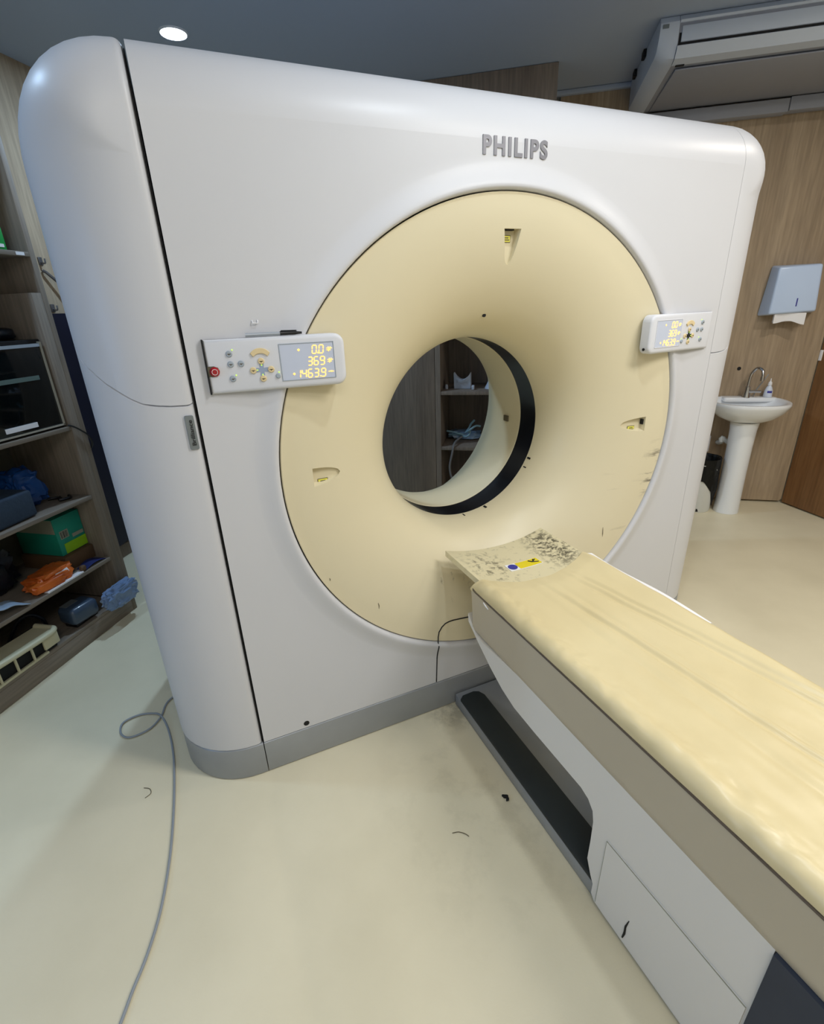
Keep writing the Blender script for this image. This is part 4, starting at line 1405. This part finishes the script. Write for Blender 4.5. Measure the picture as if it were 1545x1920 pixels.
# cushion over the cradle
def cushion(u, v):
    s = -1 + 2 * u
    y = -.172 - .074 * (1 - s * s) - (2.15) * v
    ax = abs(s)
    x = s * .2365
    top = .668 + .024 * ax ** 2.4
    roll = 0
    if ax > .86:
        t = (ax - .86) / .14
        a = t * PI / 2
        x = math.copysign(.86 * .2365 + .14 * .2365 * math.sin(a), s)
        top = .668 + .024 * .86 ** 2.4 - .033 * (1 - math.cos(a))
    crown = 0
    # long creases and soft wrinkles
    for cx, sl, dpt, wd in ((.004, .207, .006, .0085), (.03, .15, .002, .009), (.137, .30, .0065, .0085), (.157, .30, .005, .007), (-.06, .08, .002, .012)):
        dx = x - cx - sl * (v - .25) - .004 * math.sin(v * 11 + cx * 40)
        crown += -dpt * math.exp(-(dx / wd) ** 2) * min(1, v * 10) + .45 * dpt * math.exp(-((dx - 1.8 * wd) / wd) ** 2) * min(1, v * 10)
    crown += .0035 * noise.noise(Vector((x * 9, y * 4, 1.3))) + .0022 * noise.noise(Vector((x * 26, y * 14, 5.3)))
    if s < -.62:
        crown += (.0045 * noise.noise(Vector((x * 22, y * 24, 9))) + .002 * noise.noise(Vector((x * 60, y * 50, 2)))) * min(1, (-.62 - s) * 6) * (1 if ax < .97 else .4)
    edge = min(1, v * 40)
    return Vector((x, y, top - .006 * (1 - edge) + crown))
bm = BM()
shell(bm, cushion, 130, 320, (0, 0, -.003))
part('cushion', bm, M['vinyl'], tab, 'yellowed cream vinyl cushion', ang=60)
part('edge_seam', box(BM(), -.2365, -.228, YE, -.185, .641, .6525, .002), M['seam'], tab, 'dark seam under the cushion edge')
part('edge_seam', box(BM(), .228, .2365, YE, -.185, .641, .6525, .002), M['seam'], tab)
bm = BM()
def strip(u, v):
    return Vector((.236 + .032 * u, -.175 - .47 * v, .652 + .008 * (1 - u) - .004 * math.sin(v * 7)))
shell(bm, strip, 4, 20, (0, 0, -.004))
part('edge_strip', bm, M['paper'], tab, 'narrow white strip under the right cushion edge')
part('white_fray', tube(BM(), [(-.2415, -.262, .643), (-.2425, -.275, .640), (-.243, -.292, .636)], [.0015, .0025, .001], 6), M['paper'], tab, 'small white torn edge')

# ------------------------------------------------------------------ on the floor
cp_ = [(-1.27, -.17), (-1.344, -.317), (-1.319, -.41), (-1.318, -.467), (-1.342, -.506), (-1.377, -.528), (-1.421, -.513), (-1.449, -.469), (-1.42, -.425), (-1.368, -.404), (-1.315, -.414), (-1.239, -.469), (-1.142, -.57), (-1.04, -.702), (-.942, -.846), (-.878, -.956), (-.838, -1.04), (-.812, -1.118), (-.799, -1.178), (-.784, -1.233), (-.74, -1.40), (-.66, -1.7)]
zc_ = [.006] * len(cp_)
zc_[2] = .006
zc_[10] = .014
single('floor_cable', tube(BM(), smooth_path([(x, y, z) for (x, y), z in zip(cp_, zc_)], 8), .0038, 8), M['cable'], 'thin grey cable with one loop on the floor left of the scanner', 'cable', (-1.2, -.5, 0))
def gfl(x, y):
    return tuple(R((x, y, 0)))
c = gfl(-.253, -.438)
bm = BM()
blob(bm, (c[0], c[1], .004), (.010, .005, .005), .4, 2, 3, 2, .0005)
blob(bm, (c[0] + .008, c[1] - .008, .004), (.005, .006, .004), .4, 2, 5, 2, .0005)
single('dark_crumb', bm, M['dark'], 'dark crumb on the floor left of the table base', 'crumb', (c[0], c[1], .0005))

# strands and specks lying on the floor
for nm, pts, lab in (('hair_strand', [(-.466, -.470), (-.447, -.475), (-.432, -.488), (-.425, -.500)], 'short dark hair strand on the floor left of the table base'),
                     ('fibre_curl', [(-1.352, .118), (-1.333, .105), (-1.329, .085), (-1.346, .074)], 'small brown fibre curl on the floor between cable and scanner base')):
    c = gfl(*pts[1])
    single(nm, tube(BM(), smooth_path([gfl(*q)[:2] + (.0022,) for q in pts], 5), .0011, 5), M['key_mark'], lab, 'strand', (c[0], c[1], 0))
